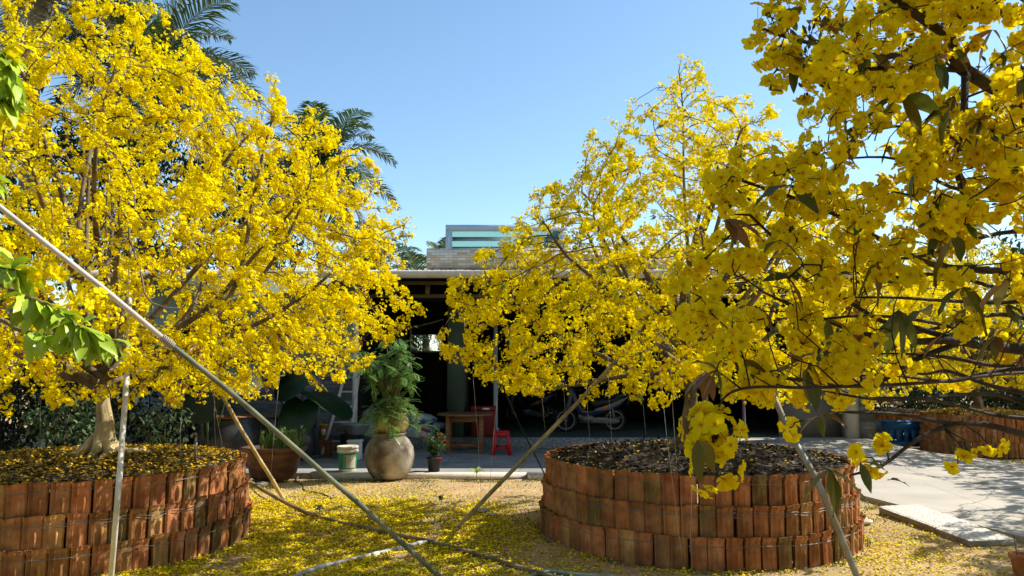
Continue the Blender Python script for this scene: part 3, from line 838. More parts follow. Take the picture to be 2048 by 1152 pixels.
def make_tree(name, base, prof, label, leader, n_att, flw, leaf_mode, seed, trunk_r=.13, group='yellow blossom trees', step=.12, dens_z=None, pale=False, asym=None, kill=.19, n_limb=22, fork=1.5, limb_r=.25):
    global rng
    rng = np.random.default_rng(seed)
    root = thing(name, base, label, 'tree', group)
    bx, by, bz = base
    # trunk with flare and surface roots
    tk = MB()
    path = spline([Vector(base) + Vector(p) for p in leader], 6)
    nL = len(path)
    rad = [trunk_r * ((1 - i / (nL - 1)) ** 2.0 * .90 + .06) for i in range(nL)]
    nt = max(6, int(nL * .40))
    for i in range(nt):
        h = path[i].z - bz
        rad[i] *= 1 + .75 * math.exp(-h / .13)
    # fluted trunk
    sides = 18; vs = []
    for i in range(nt):
        for k in range(sides):
            th = 2 * math.pi * k / sides
            q = 1 + .13 * mnoise.noise(Vector((math.cos(th) * 1.8, math.sin(th) * 1.8, path[i].z * .9 + seed))) * 1.6 + .05 * math.sin(th * 5 + path[i].z * 2)
            vs.append(path[i] + Vector((math.cos(th), math.sin(th), 0)) * rad[i] * q)
    tk.add(vs, [(i * sides + k, i * sides + (k + 1) % sides, (i + 1) * sides + (k + 1) % sides, (i + 1) * sides + k) for i in range(nt - 1) for k in range(sides)] + [tuple((nt - 1) * sides + k for k in range(sides))])
    for k in range(8):
        a = 2 * math.pi * (k + rng.uniform(-.3, .3)) / 8; L = rng.uniform(.4, .85)
        d = Vector((math.cos(a), math.sin(a), 0)); s_ = Vector((-d.y, d.x, 0)) * rng.uniform(-.25, .25)
        pts = [Vector(base) + d * trunk_r * .5 + Vector((0, 0, .22)), Vector(base) + d * trunk_r * 1.5 + Vector((0, 0, .075)), Vector(base) + d * (trunk_r + L * .45) + s_ * L + Vector((0, 0, .035)), Vector(base) + d * (trunk_r + L) + s_ * L * 2 + Vector((0, 0, -.05))]
        tk.tube(spline(pts, 5), list(np.linspace(trunk_r * .5, .018, 16)), 8)
    tk.build('trunk', M['bark_pale' if pale else 'bark'], root, smooth=True)
    # crown volume
    rf = prof_sampler(prof); z0, z1 = prof[0][0], prof[-1][0]
    att = []; cx, cy = bx, by
    rmax = max(p[1] for p in prof)
    while len(att) < n_att:
        z = rng.uniform(z0, z1); a = rng.uniform(0, 2 * math.pi); r_ = rf(z)
        if rng.uniform() > (r_ / rmax) ** 1.0 + .07: continue
        q = r_ * math.sqrt(rng.uniform(.14, 1))
        if asym: q *= asym(a, z)
        p = np.array([cx + q * math.cos(a), cy + q * math.sin(a), z])
        if nz3(p, .9, seed) < -.28: continue
        att.append(p)
    seeds = [tuple(p) for p in path[int(nt * .55):]]
    par0 = [-1] + list(range(len(seeds) - 1))
    fixed = {i: rad[int(nt * .55) + i] for i in range(len(seeds))}
    # main limbs fan out from the trunk, the low ones almost level, the high ones steep
    nl0 = len(seeds)
    zf0, zf1 = bz + .75, bz + fork
    for k in range(n_limb):
        az = 2.39996 * k + rng.uniform(-.35, .35); u = (k + .5) / n_limb
        el = math.radians(6 + 66 * u ** 1.25 + rng.uniform(-6, 6)); zb_ = zf0 + (zf1 - zf0) * u
        i0 = min(range(nl0), key=lambda i: abs(seeds[i][2] - zb_))
        d = Vector((math.cos(az) * math.cos(el), math.sin(az) * math.cos(el), math.sin(el)))
        p = Vector(seeds[i0]); last = i0; s = 0.0; out_ = False
        L = 0.0; wob = Vector(rng.normal(scale=.05, size=3)); pts_ = []
        while True:
            wob = wob * .8 + Vector(rng.normal(scale=.05, size=3)); d = (d + wob * .5 + Vector((0, 0, .012 if el > .4 else .028))).normalized()
            q = p + d * step; r_ = math.hypot(q.x - cx, q.y - cy)
            lim = (rf(q.z) * (asym(math.atan2(q.y - cy, q.x - cx), q.z) if asym else 1)) * .80
            if q.z > z1 - .5 or r_ > lim or len(pts_) > 45: break
            pts_.append(q); p = q
        for j, q in enumerate(pts_):
            seeds.append(tuple(q)); par0.append(last); last = len(seeds) - 1
            fixed[last] = trunk_r * limb_r * (1 - j / (len(pts_) + 1)) ** .9 + .008
    pos, par = colonize(seeds, par0, att, step=step, infl=1.9, kill=kill, iters=90, jitter=.17, bias=(0, 0, .05), keepdir=.7)
    rd, kid = pipe_radii(pos, par, r0=.0042, e=2.35, fixed=fixed)
    bm_ = MB(); branch_mesh(bm_, pos, par, rd)
    # short flowering spurs
    ns = len(seeds)
    thin = [i for i in range(ns, len(pos)) if rd[i] < .014]
    spur = MB(); C, N, tips = [], [], []
    for i in thin:
        p = pos[i]; dirp = pos[i] - pos[par[i]]; dirp = dirp / max(np.linalg.norm(dirp), 1e-6)
        dn = 1 + 1.6 * nz3(p, 1.5, seed + 5) + 1.5 * nz3(p, 4.2, seed)
        dn = max(.10, dn) * (dens_z(p[2]) if dens_z else 1)
        if kid[i] == 0: dn *= 1.7
        nf = rng.poisson(flw * dn)
        if nf < 3: continue
        # one or two clusters per node, on a spur
        for s in range(1 + (nf > 7)):
            o = rng.normal(size=3) + dirp * .8 + np.array([0, 0, .45]); o /= np.linalg.norm(o)
            ln = rng.uniform(.03, .11); c = p + o * ln
            spur.tube([p, p + o * ln * .55 + rng.normal(scale=.006, size=3), c], [.0032, .0026, .002], 3, cap=False)
            m = max(1, nf // (1 + (nf > 7)))
            u = unit(m); off = u * rng.uniform(.012, .052, (m, 1)) + dirp[None] * rng.uniform(-.06, .06, (m, 1))
            C.append(c + off); N.append(u + .6 * o + np.array([0, 0, .25]))
        if rng.uniform() < ((.28 if kid[i] == 0 else .07) * (1.6 if leaf_mode == 'lime' else 1)): tips.append((p, dirp))
    C = np.concatenate(C); N = np.concatenate(N)
    bo = bm_.build('branches', M['bark' if pale else 'bark'], root, smooth=True)
    spur.build('twigs', M['bark_dark'], bo)
    fb = MB()
    t = rng.uniform(size=(len(C), 1)); tint = np.where(t < .12, np.array([[.97, .84, 1.0]]), np.where(t > .9, np.array([[1.0, 1.08, 2.5]]), np.array([[1.0, 1.0, 1.0]])))
    add_flowers(fb, C, N, .0228, tint=tint)
    fb.build('blossoms', M['petal_low'], root)
    # young leaves in small bunches
    B, D, LC, LL = [], [], [], []
    for p, d in tips:
        for _ in range(rng.integers(3, 7)):
            v = rng.normal(scale=.7, size=3) + d * .9; B.append(p + d * .03); D.append(v)
            if leaf_mode == 'bronze':
                b = np.array([.34, .13, .03]) if rng.uniform() < .55 else np.array([.42, .32, .04]); 
            elif leaf_mode == 'lime':
                b = np.array([.27, .36, .035]) if rng.uniform() < .75 else np.array([.14, .22, .03])
            LC.append(b * rng.uniform(.65, 1.15)); LL.append(rng.uniform(.05, .10))
    if B:
        lb = MB(); add_leaves(lb, np.array(B), np.array(D), np.array(LL), np.array(LL) * .36, np.array(LC), droop=.3)
        lb.build('leaves', M['leaf'], root)
    print(name, 'nodes', len(pos), 'flowers', len(C))
    return root

ts = TOP + .07
profL = [(1.45, 1.5), (1.62, 2.5), (2.1, 3.35), (2.8, 3.66), (3.5, 3.5), (4.2, 2.98), (4.85, 2.38), (5.0, 1.85), (5.28, 1.3), (5.74, .85), (6.05, .66), (6.3, .2)]
tree_left = make_tree('blossom_tree', (LP[0] + .22, LP[1], ts), profL,
    'biggest and fullest yellow blossom tree, in the petal-strewn left planter', [(0, 0, 0), (.03, 0, .35), (-.03, .02, .75), (.02, -.02, 1.2), (-.05, 0, 1.7), (-.12, .05, 2.6), (-.1, 0, 3.6)],
    3300, 19, 'bronze', 21, trunk_r=.135, pale=True, fork=1.3, n_limb=26, dens_z=lambda z: np.interp(z, [1.4, 2.2, 3.2, 4.2, 6], [.72, .85, 1.05, 1.15, 1.1]), asym=lambda a, z: 1 + (.75 if z > 5.2 else .1) * max(0, -math.cos(a)))
profR = [(1.5, 1.5), (1.65, 2.7), (2.2, 3.1), (2.9, 2.95), (3.25, 2.6), (3.85, 2.05), (4.23, 1.55), (4.74, 1.1), (5.1, .75), (5.45, .35), (5.72, .06)]
tree_right = make_tree('blossom_tree', (RP[0] - .02, RP[1], ts), profR,
    'cone-shaped yellow blossom tree with a bare thin tip, in the shaded right planter', [(0, 0, 0), (-.02, 0, .3), (.02, 0, .7), (-.02, 0, 1.3), (.03, 0, 2.2), (0, 0, 3.3), (.01, 0, 4.2), (-.03, 0, 4.74)],
    3100, 16, 'lime', 33, trunk_r=.13, dens_z=lambda z: np.interp(z, [1.5, 2.6, 3.6, 4.3, 5.6], [1.0, 1.15, 1.2, 1.05, .6]))
def another(src, loc, sc, rz, label):
    c = copy_tree(src); c.location = loc; c.scale = (sc, sc, sc); c.rotation_euler.z = rz; c['label'] = label; return c
another(tree_right, (FP[0], FP[1], .80), .95, 1.9, 'yellow blossom tree growing from the small far planter beside the drive')
another(tree_left, (BP[0], BP[1], .9), .85, 2.6, 'farthest yellow blossom tree, behind the blue crate and the far planter')

# ---- near tree at the right: its trunk stands beyond the frame, its boughs reach in
rng = np.random.default_rng(77)
NT = (3.75, 3.5, 0.0)
near = thing('blossom_tree', NT, 'nearest blossom tree with large shaded flowers, its boughs reaching in from the right', 'tree', 'yellow blossom trees')
seeds, par0, fixed = [], [], {}
def limb(pts, r0, r1, frm=None, n=5):
    sp_ = spline(pts, n); last = frm
    for i, p in enumerate(sp_):
        if i == 0 and frm is not None: continue
        seeds.append(tuple(p)); par0.append(-1 if last is None else last)
        fixed[len(seeds) - 1] = r0 + (r1 - r0) * i / (len(sp_) - 1)
        last = len(seeds) - 1
    return last
tr = limb([NT, (3.72, 3.5, .5), (3.68, 3.48, 1.0), (3.6, 3.45, 1.45)], .17, .11)
hi_ = limb([seeds[tr], (3.55, 3.4, 2.2), (3.5, 3.3, 3.2), (3.5, 3.2, 4.4)], .09, .03, tr)
def from_(i): return seeds[i]
bA = limb([from_(tr), P(2330, 640, 3.1), P(2130, 330, 2.9), P(2048, 217, 2.7), P(1910, 126, 2.5), P(1901, 78, 2.45), P(1840, 35, 2.4), P(1776, -10, 2.35)], .04, .010, tr)
iA = [i for i, s in enumerate(seeds) if abs(proj(np.array(s))[0] - 1910) < 25 and abs(proj(np.array(s))[1] - 126) < 40][0]
limb([from_(iA), P(1927, 240, 2.42), P(1910, 325, 2.4), P(1927, 412, 2.35), P(1862, 490, 2.3)], .014, .006, iA)
limb([from_(iA), P(1827, 135, 2.45), P(1700, 140, 2.42), P(1615, 148, 2.4), P(1554, 139, 2.4)], .010, .004, iA)
bB = limb([from_(tr), P(2300, 720, 3.0), P(2150, 715, 2.8), P(2048, 700, 2.65), P(1960, 690, 2.55), P(1900, 681, 2.5), P(1800, 682, 2.45), P(1690, 655, 2.4), P(1560, 600, 2.3)], .028, .005, tr)
iB = [i for i, s in enumerate(seeds) if abs(proj(np.array(s))[0] - 1900) < 30 and abs(proj(np.array(s))[1] - 681) < 15][0]
limb([from_(iB), P(1830, 655, 2.5), P(1760, 640, 2.5), P(1640, 560, 2.45), P(1500, 430, 2.4)], .012, .005, iB)
limb([from_(iB), P(1830, 720, 2.5), P(1740, 770, 2.5), P(1600, 760, 2.4), P(1480, 740, 2.3)], .011, .005, iB)
bC = limb([from_(tr), P(2290, 850, 2.9), P(2130, 880, 2.6), P(2048, 868, 2.45), P(1971, 849, 2.4), P(1894, 846, 2.35), P(1803, 829, 2.3), P(1680, 824, 2.25)], .018, .004, tr)
iC = [i for i, s in enumerate(seeds) if abs(proj(np.array(s))[0] - 1894) < 25 and abs(proj(np.array(s))[1] - 846) < 12][0]
bD = limb([from_(iC), P(1839, 876, 2.3), P(1778, 922, 2.25), P(1751, 937, 2.22), P(1702, 950, 2.2)], .008, .0035, iC)
bE = limb([from_(tr), P(2350, 480, 3.2), P(2160, 560, 3.0), P(2048, 545, 2.9), P(1960, 540, 2.8), P(1870, 530, 2.7), P(1800, 500, 2.6), P(1650, 420, 2.5), P(1480, 360, 2.4)], .022, .005, tr)
bF = limb([from_(hi_ - 6), P(2300, 100, 3.0), P(2100, 60, 2.9), P(1950, 20, 2.8), P(1800, 110, 2.7), P(1640, 90, 2.6), P(1510, 55, 2.5)], .026, .005, hi_ - 6)
bG = limb([from_(tr), P(2260, 760, 2.6), P(2060, 745, 2.3), P(1860, 765, 2.1), P(1640, 775, 1.95), P(1500, 775, 1.88), P(1445, 800, 1.84), P(1430, 860, 1.82)], .0065, .0025, tr)
bH = limb([from_(hi_ - 10), (3.0, 2.3, 3.0), (2.9, 1.5, 3.3)], .05, .02, hi_ - 10)
bI = limb([from_(hi_ - 8), (4.4, 3.2, 3.2), (5.3, 3.0, 3.8)], .05, .02, hi_ - 8)
bJ = limb([from_(hi_ - 8), (4.0, 4.6, 3.4), (4.2, 5.4, 3.9)], .05, .02, hi_ - 8)
edge_y = [-160, -20, 20, 80, 100, 150, 185, 230, 275, 330, 380, 450, 560, 640, 700, 760]
edge_x = [1820, 1690, 1535, 1560, 1640, 1630, 1585, 1605, 1575, 1450, 1405, 1410, 1355, 1340, 1390, 1480]
# the many thin near-level boughs low on the right
for (y0_, y1_, xe, d0, d1, r_) in ((575, 540, 1650, 3.0, 2.7, .010), (610, 600, 1690, 2.6, 2.4, .009), (640, 668, 1620, 3.1, 2.6, .011), (725, 700, 1740, 2.9, 2.7, .010), (745, 760, 1660, 2.5, 2.3, .009),
                                   (770, 735, 1800, 3.1, 2.9, .012), (800, 790, 1640, 2.8, 2.4, .010), (835, 800, 1720, 3.0, 2.6, .009), (690, 640, 1580, 2.7, 2.3, .009), (480, 520, 1700, 2.9, 2.6, .010), (400, 330, 1690, 2.7, 2.5, .010), (300, 260, 1720, 3.0, 2.7, .011)):
    w1, w2, w3 = rng.uniform(-14, 14, 3)
    limb([from_(tr), P(2300, (y0_ + 700) / 2, 3.1), P(2110, y0_ + w1, d0), P(2000, y0_ + w2, d0), P(1900, (y0_ + y1_) / 2 + w3, (d0 + d1) / 2), P((1900 + xe) / 2, y1_ + w1, d1), P(xe, y1_ + w2, d1)], r_ * 1.5, .003, tr, 4)
att, wgt = [], []
while len(att) < 1150:
    y = rng.uniform(-160, 775); x = rng.uniform(1310, 2200)
    if x < np.interp(y, edge_y, edge_x) + 8: continue
    if y > 560 and x > 1650 and rng.uniform() < .55: continue
    if 95 < y < 290 and x < 1660 and rng.uniform() < .5: continue
    d = rng.uniform(1.95, 3.3) if x > 1600 else rng.uniform(2.0, 2.7)
    p = np.array(P(x, y, d))
    if nz3(p, 2.4, 4) < -.22: continue
    att.append(p)
n_in = len(att)
while len(att) < n_in + 2600:
    p = np.array([3.7, 3.4, 3.6]) + unit(1)[0] * np.array([2.9, 2.7, 2.2]) * rng.uniform(.4, 1) ** .5
    px, py, f = proj(p)
    if p[2] < 1.7 or (f > .1 and px < 2150 and py > -150) or p[0] < 1.3 or p[1] < .9: continue
    att.append(p)
pos, par = colonize(seeds, par0, att, step=.075, infl=.75, kill=.105, iters=80, jitter=.2, bias=(0, 0, 0))
rd, kid = pipe_radii(pos, par, r0=.0021, e=2.4, fixed=fixed)
nb = MB(); branch_mesh(nb, pos, par, rd, sides=10)
tkb = nb.build('trunk', M['bark_dark'], near, smooth=True)
sp = MB(); C, N, Cl, Nl, tips, buds = [], [], [], [], [], []
ppx, ppy, pf = proj(pos)
def cluster(p, dirp, m, spread=.045):
    o = rng.normal(size=3) + dirp * .6; o /= np.linalg.norm(o)
    c = p + o * rng.uniform(.02, .06)
    sp.tube([p, (p + c) / 2 + rng.normal(scale=.004, size=3), c], [.0024, .002, .0016], 4, cap=False)
    u = unit(m); off = u * rng.uniform(.35, 1.0, (m, 1)) * spread * 1.15
    for q in off: sp.tube([c, c + q * .9], [.0011, .0009], 3, cap=False)
    return c + off, u + .45 * o
for i in range(len(seeds), len(pos)):
    if rd[i] > .0095: continue
    p = pos[i]; dirp = p - pos[par[i]]; dirp = dirp / max(np.linalg.norm(dirp), 1e-6)
    vis = pf[i] > .1 and -200 < ppx[i] < 2150 and -120 < ppy[i] < 1250
    dn = max(.05, 1 + 1.9 * nz3(p, 3.0, 9)) * (1.5 if kid[i] == 0 else .8)
    if vis and ppy[i] > 540 and ppx[i] > 1640: dn *= .42
    if rng.uniform() < .66 * dn:
        c, n_ = cluster(p, dirp, rng.integers(4, 11))
        (C if vis else Cl).append(c); (N if vis else Nl).append(n_)
    if rng.uniform() < (.34 if kid[i] == 0 else .055): tips.append((p, dirp))
    if rng.uniform() < .14: buds.append((p, dirp))
# the clusters one can tell apart at the front of the tree
for px, py, d, m in ((1640, 530, 2.0, 14), (1610, 560, 2.0, 10), (1700, 720, 2.0, 16), (1720, 745, 2.0, 10), (1445, 850, 1.85, 20), (1432, 885, 1.85, 24), (1425, 912, 1.85, 16), (1380, 640, 2.1, 12), (1545, 40, 2.5, 10),
                     (1510, 55, 2.5, 8), (1960, 290, 2.3, 14), (1540, 180, 2.4, 7), (1820, 30, 2.4, 10), (1720, 190, 2.4, 12), (1600, 640, 2.2, 12), (1500, 690, 2.2, 10), (1540, 365, 2.3, 12),
                     (1450, 370, 2.3, 12), (1860, 290, 2.3, 10), (1750, 400, 2.3, 14), (1620, 420, 2.3, 12), (1900, 440, 2.3, 12)):
    q = np.array(P(px, py, d)); i = int(np.linalg.norm(pos - q, axis=1).argmin())
    sp.tube([pos[i], (pos[i] + q) / 2 + np.array([0, 0, .02]), q], [.004, .003, .0025], 5, cap=False)
    for _ in range(2):
        c, n_ = cluster(q, np.array([0, -.6, .2]), m // 2, .058); C.append(c); N.append(n_)
for px, py, d in ((1775, 905, 2.25), (1762, 925, 2.23), (1745, 915, 2.23), (1930, 880, 2.3), (1925, 895, 2.3), (1590, 845, 2.2), (1960, 870, 2.3)):
    q = np.array(P(px, py, d)); i = int(np.linalg.norm(pos - q, axis=1).argmin())
    sp.tube([pos[i], q], [.003, .002], 5, cap=False); c, n_ = cluster(q, np.array([0, -.3, -.2]), 3, .03); C.append(c); N.append(n_)
C = np.concatenate(C); N = np.concatenate(N)
fb = MB(); tint = np.where(rng.uniform(size=(len(C), 1)) < .15, np.array([[.98, .86, 1.0]]), np.array([[1.0, 1.0, 1.3]]))
add_flowers(fb, C, N, .0275, hi=True, tint=tint)
if Cl: add_flowers(fb, np.concatenate(Cl), np.concatenate(Nl), .029)
fb.build('blossoms', M['petal'], near, smooth=True)
# stamens: small orange tufts
cb = MB(); a_, b_, n_ = frames(N)
for k in range(6):
    th = rng.uniform(0, 6.28, len(C)); tip = C + (n_ * rng.uniform(.006, .013, (len(C), 1)) + (a_ * np.cos(th)[:, None] + b_ * np.sin(th)[:, None]) * rng.uniform(.001, .006, (len(C), 1)))
    s_ = (a_ * np.sin(th)[:, None] - b_ * np.cos(th)[:, None]) * .0007
    v = np.stack([C - s_, C + s_, tip + s_ * 1.6, tip - s_ * 1.6], 1)
    cb.quads(v.reshape(-1, 3), np.arange(4 * len(C)).reshape(-1, 4), np.tile(np.array([[.62, .30, .02]]), (len(C), 1)))
cb.build('stamens', M['leaf_dull'], near)
sp.build('twigs', M['bark_dark'], tkb)
# drooping mature leaves, green turning bronze
B, D, LC, LL = [], [], [], []
LEAFC = [(.075, .12, .018), (.11, .16, .02), (.20, .09, .025), (.26, .12, .03), (.16, .14, .02)]
for p, d in tips:
    if rng.uniform() < .35: continue
    for _ in range(rng.integers(2, 5)):
        v = rng.normal(scale=.55, size=3) + d * .6 + np.array([0, 0, -.55]); B.append(p); D.append(v)
        LC.append(np.array(LEAFC[rng.integers(0, 5)]) * rng.uniform(.7, 1.15)); LL.append(rng.uniform(.055, .10))
for px, py, d, k, ln in ((2025, 555, 2.1, 2, .16), (1925, 575, 2.1, 3, .14), (1800, 622, 2.2, 4, .13), (1850, 618, 2.2, 2, .13), (1800, 190, 2.2, 4, .15), (1900, 210, 2.2, 3, .13), (1740, 105, 2.4, 4, .13), (1690, 200, 2.3, 2, .1),
                         (1610, 70, 2.4, 3, .08), (1580, 370, 2.1, 3, .11), (1450, 440, 2.1, 3, .12), (1560, 480, 2.1, 2, .09), (1755, 525, 2.1, 2, .10), (1620, 725, 2.1, 2, .11), (1660, 940, 1.95, 4, .11), (1720, 925, 2.2, 2, .08), (1775, 960, 2.2, 1, .08),
                         (1395, 880, 1.75, 2, .1), (1655, 640, 2.1, 2, .09), (1910, 470, 2.1, 2, .12), (1985, 60, 2.4, 3, .12), (1490, 720, 2.0, 3, .09), (1420, 740, 2.1, 3, .09), (1640, 830, 2.1, 3, .08)):
    q = np.array(P(px, py, d)); i = int(np.linalg.norm(pos - q, axis=1).argmin())
    sp_pts = [pos[i], q]
    for _ in range(k):
        v = rng.normal(scale=.6, size=3) * np.array([1, .6, .5]) + np.array([0, 0, -.5]); B.append(q); D.append(v)
        LC.append(np.array([(.10, .125, .018), (.13, .15, .02), (.17, .15, .02), (.22, .11, .03)][rng.integers(0, 4)]) * rng.uniform(.8, 1.2)); LL.append(ln * rng.uniform(.8, 1.15))
lb = MB(); add_leaves(lb, np.array(B), np.array(D), np.array(LL), np.array(LL) * .36, np.array(LC), droop=.35, hi=True)
lb.build('leaves', M['leaf'], near, smooth=True)
bb = MB()
def bud(q, up):
    a = up.normalized(); t = a.orthogonal().normalized()
    bb.tube([q, q + a * .004, q + a * .010, q + a * .016, q + a * .021], [.001, .0042, .005, .0036, .0008], 7, col=(.06, .13, .035))
for p, d in buds:
    for _ in range(rng.integers(2, 5)):
        u = Vector(rng.normal(scale=.5, size=3) + np.array([0, 0, .7])); s = Vector(p) + u.normalized() * rng.uniform(.015, .035)
        bb.tube([Vector(p), s], .0009, 3, cap=False, col=(.08, .10, .04)); bud(s, u)
for px, py in ((1548, 108), (1556, 118), (1544, 128), (1597, 143), (1600, 128)):
    q = P(px, py, 2.4); bb.tube([P(1554, 140, 2.4) if px < 1580 else P(1597, 148, 2.4), q], .001, 3, cap=False, col=(.05, .05, .03)); bud(q, Vector((.1, 0, 1)))
bb.build('buds', M['leaf'], near, smooth=True)
print('near tree nodes', len(pos), 'flowers', len(C))

# ---- leafy branch of a young tree just beyond the left edge
rng = np.random.default_rng(5)
LT = (-2.75, 2.7, 0)
lt = thing('leafy_tree', LT, 'young tree with glossy lime-green leaves reaching in at the far left edge', 'tree')
tb = MB(); tb.tube(spline([LT, (-2.72, 2.7, 1.0), (-2.66, 2.7, 2.0), (-2.6, 2.65, 3.0), (-2.58, 2.6, 3.6)], 5), list(np.linspace(.06, .014, 21)), 9)
brs = [([(-2.64, 2.7, 2.2), P(-60, 560, 2.5), P(40, 590, 2.42), P(95, 610, 2.4), P(140, 640, 2.38), P(178, 668, 2.36)], .012),
       ([(-2.64, 2.7, 1.9), P(-60, 640, 2.6), P(40, 660, 2.5), P(110, 670, 2.48), P(170, 665, 2.45), P(225, 680, 2.4)], .010),
       ([(-2.6, 2.65, 2.7), P(-80, 230, 2.6), P(-20, 205, 2.4), P(12, 198, 2.38)], .010),
       ([(-2.6, 2.65, 2.8), P(-60, 150, 2.5), P(-12, 100, 2.4), P(12, 120, 2.38), P(20, 160, 2.36)], .010),
       ([(-2.6, 2.65, 2.4), P(-60, 480, 2.5), P(-10, 530, 2.42), P(30, 540, 2.4)], .010),
       ([(-2.62, 2.65, 2.5), P(-70, 370, 2.5), P(-22, 355, 2.42)], .008)]
B, D, LC, LL = [], [], [], []; C, N = [], []
for pts, r_ in brs:
    s = spline(pts, 7); tb.tube(s, list(np.linspace(r_, .0022, len(s))), 6)
    for i in range(int(len(s) * .42), len(s)):
        p = np.array(s[i]); d = np.array((s[i] - s[i - 1]).normalized())
        for _ in range(rng.integers(2, 4)):
            B.append(p); D.append(rng.normal(scale=.7, size=3) * np.array([1, 1, .6]) + d * .6 + np.array([0, 0, -.42]))
            LC.append(np.array([.44, .60, .035]) * rng.uniform(.7, 1.15)); LL.append(rng.uniform(.065, .115))
for px, py, d in ((105, 535, 2.45), (125, 632, 2.42), (75, 545, 2.45), (20, 245, 2.4), (185, 600, 2.4), (40, 110, 2.4)):
    u = unit(4); C.append(np.array(P(px, py, d)) + u * .035); N.append(u + np.array([0, -.6, .3]))
tb.build('trunk', M['bark'], lt, smooth=True)
lb = MB(); add_leaves(lb, np.array(B), np.array(D), np.array(LL), np.array(LL) * .40, np.array(LC), droop=.3, hi=True); lb.build('leaves', M['leaf'], lt, smooth=True)
fb = MB(); add_flowers(fb, np.concatenate(C), np.concatenate(N), .028, hi=True); fb.build('blossoms', M['petal'], lt, smooth=True)

# ================================================================== COCONUT PALMS
def palm(base, top, n, L, label, seed, dead=2):
    global rng
    rng = np.random.default_rng(seed)
    root = thing('coconut_palm', base, label, 'palm tree', 'coconut palms behind the house')
    b, t = Vector(base), Vector(top)
    m_ = MB(); sp_ = spline([b, b.lerp(t, .3) + Vector((.25, 0, 0)), b.lerp(t, .7) + Vector((.2, 0, 0)), t], 6)
    m_.tube(sp_, list(np.linspace(.2, .12, len(sp_))), 10); m_.build('trunk', M['palm_bark'], root, smooth=True)
    fb, rb_ = MB(), MB()
    for k in range(n):
        az = 2.39996 * k + rng.uniform(-.3, .3); el = math.radians(np.interp(k / (n - 1), [0, .35, .75, 1], [78, 48, 8, -35]) + rng.uniform(-8, 8))
        Lk = L * rng.uniform(.85, 1.1); d = Vector((math.cos(az) * math.cos(el), math.sin(az) * math.cos(el), math.sin(el)))
        pts = []; p = t.copy(); sag = rng.uniform(.9, 1.5)
        for i in range(17):
            pts.append(p.copy()); d = (d + Vector((0, 0, -.085 * sag * (.4 + i / 12)))).normalized(); p = p + d * Lk / 16
        rb_.tube(pts, list(np.linspace(.035, .006, 17)), 4, cap=False)
        g = rng.uniform(.55, 1.15); isdead = k >= n - dead
        base_c = np.array([.24, .20, .10]) if isdead else np.array([.055, .105, .022]) * g + np.array([.02, .012, 0]) * rng.uniform(0, 1)
        V, Cc = [], []
        for i in range(2, 17):
            tt = (pts[i] - pts[i - 1]).normalized(); sd = tt.cross(Vector((0, 0, 1)))
            if sd.length < .05: sd = Vector((1, 0, 0))
            sd.normalize(); up = sd.cross(tt)
            for q in range(4):
                pp = pts[i - 1].lerp(pts[i], q / 4); u = (i + q / 4) / 17
                ll = L * .31 * (math.sin(math.pi * min(1, u * .86 + .12)) ** .6) * rng.uniform(.85, 1.1)
                for s in (-1, 1):
                    dv = (tt * rng.uniform(.5, .75) + sd * s * .75 + up * rng.uniform(.0, .35)).normalized()
                    m1 = pp + dv * ll * .5; m2 = pp + dv * ll * .9 + Vector((0, 0, -ll * rng.uniform(.10, .34))); wv = dv.cross(up).normalized() * 0.0 + tt * .031
                    V.append([pp - wv * .6, pp + wv * .6, m1 + wv, m1 - wv]); V.append([m1 - wv, m1 + wv, m2 + wv * .15, m2 - wv * .15])
                    c_ = base_c * rng.uniform(.75, 1.2); Cc.append(c_); Cc.append(c_)
        V = np.array([[list(v) for v in q] for q in V]).reshape(-1, 3)
        fb.quads(V, np.arange(len(V)).reshape(-1, 4), np.array(Cc))
    fb.build('fronds', M['leaf'], root); rb_.build('frond_ribs', M['bamboo'], root)
    return root
t = P(310, 150, 21); palm((t.x - .5, t.y, 0), t, 27, 3.7, 'tallest coconut palm, its fronds spreading above the crown of the left tree', 41)
t = P(640, 340, 25); palm((t.x - .3, t.y, 0), t, 23, 3.0, 'coconut palm with one long frond arching against the blue sky', 43)
t = P(80, -20, 19); palm((t.x - .6, t.y, 0), t, 24, 3.4, 'coconut palm with grey-green hanging fronds in the top left corner', 44, dead=6)
t = P(735, 560, 34); palm((t.x, t.y, 0), t, 18, 3.4, 'low distant coconut palm peeping over the roof beside the left tree', 46)
t = P(880, 545, 44); palm((t.x, t.y, 0), t, 16, 2.6, 'tiny distant palm beside the brick parapet', 47)
t = P(842, 700, 31); palm((t.x, t.y, 0), (t.x, t.y, 4.2), 18, 3.2, 'palm seen through the window in the back of the porch', 48)

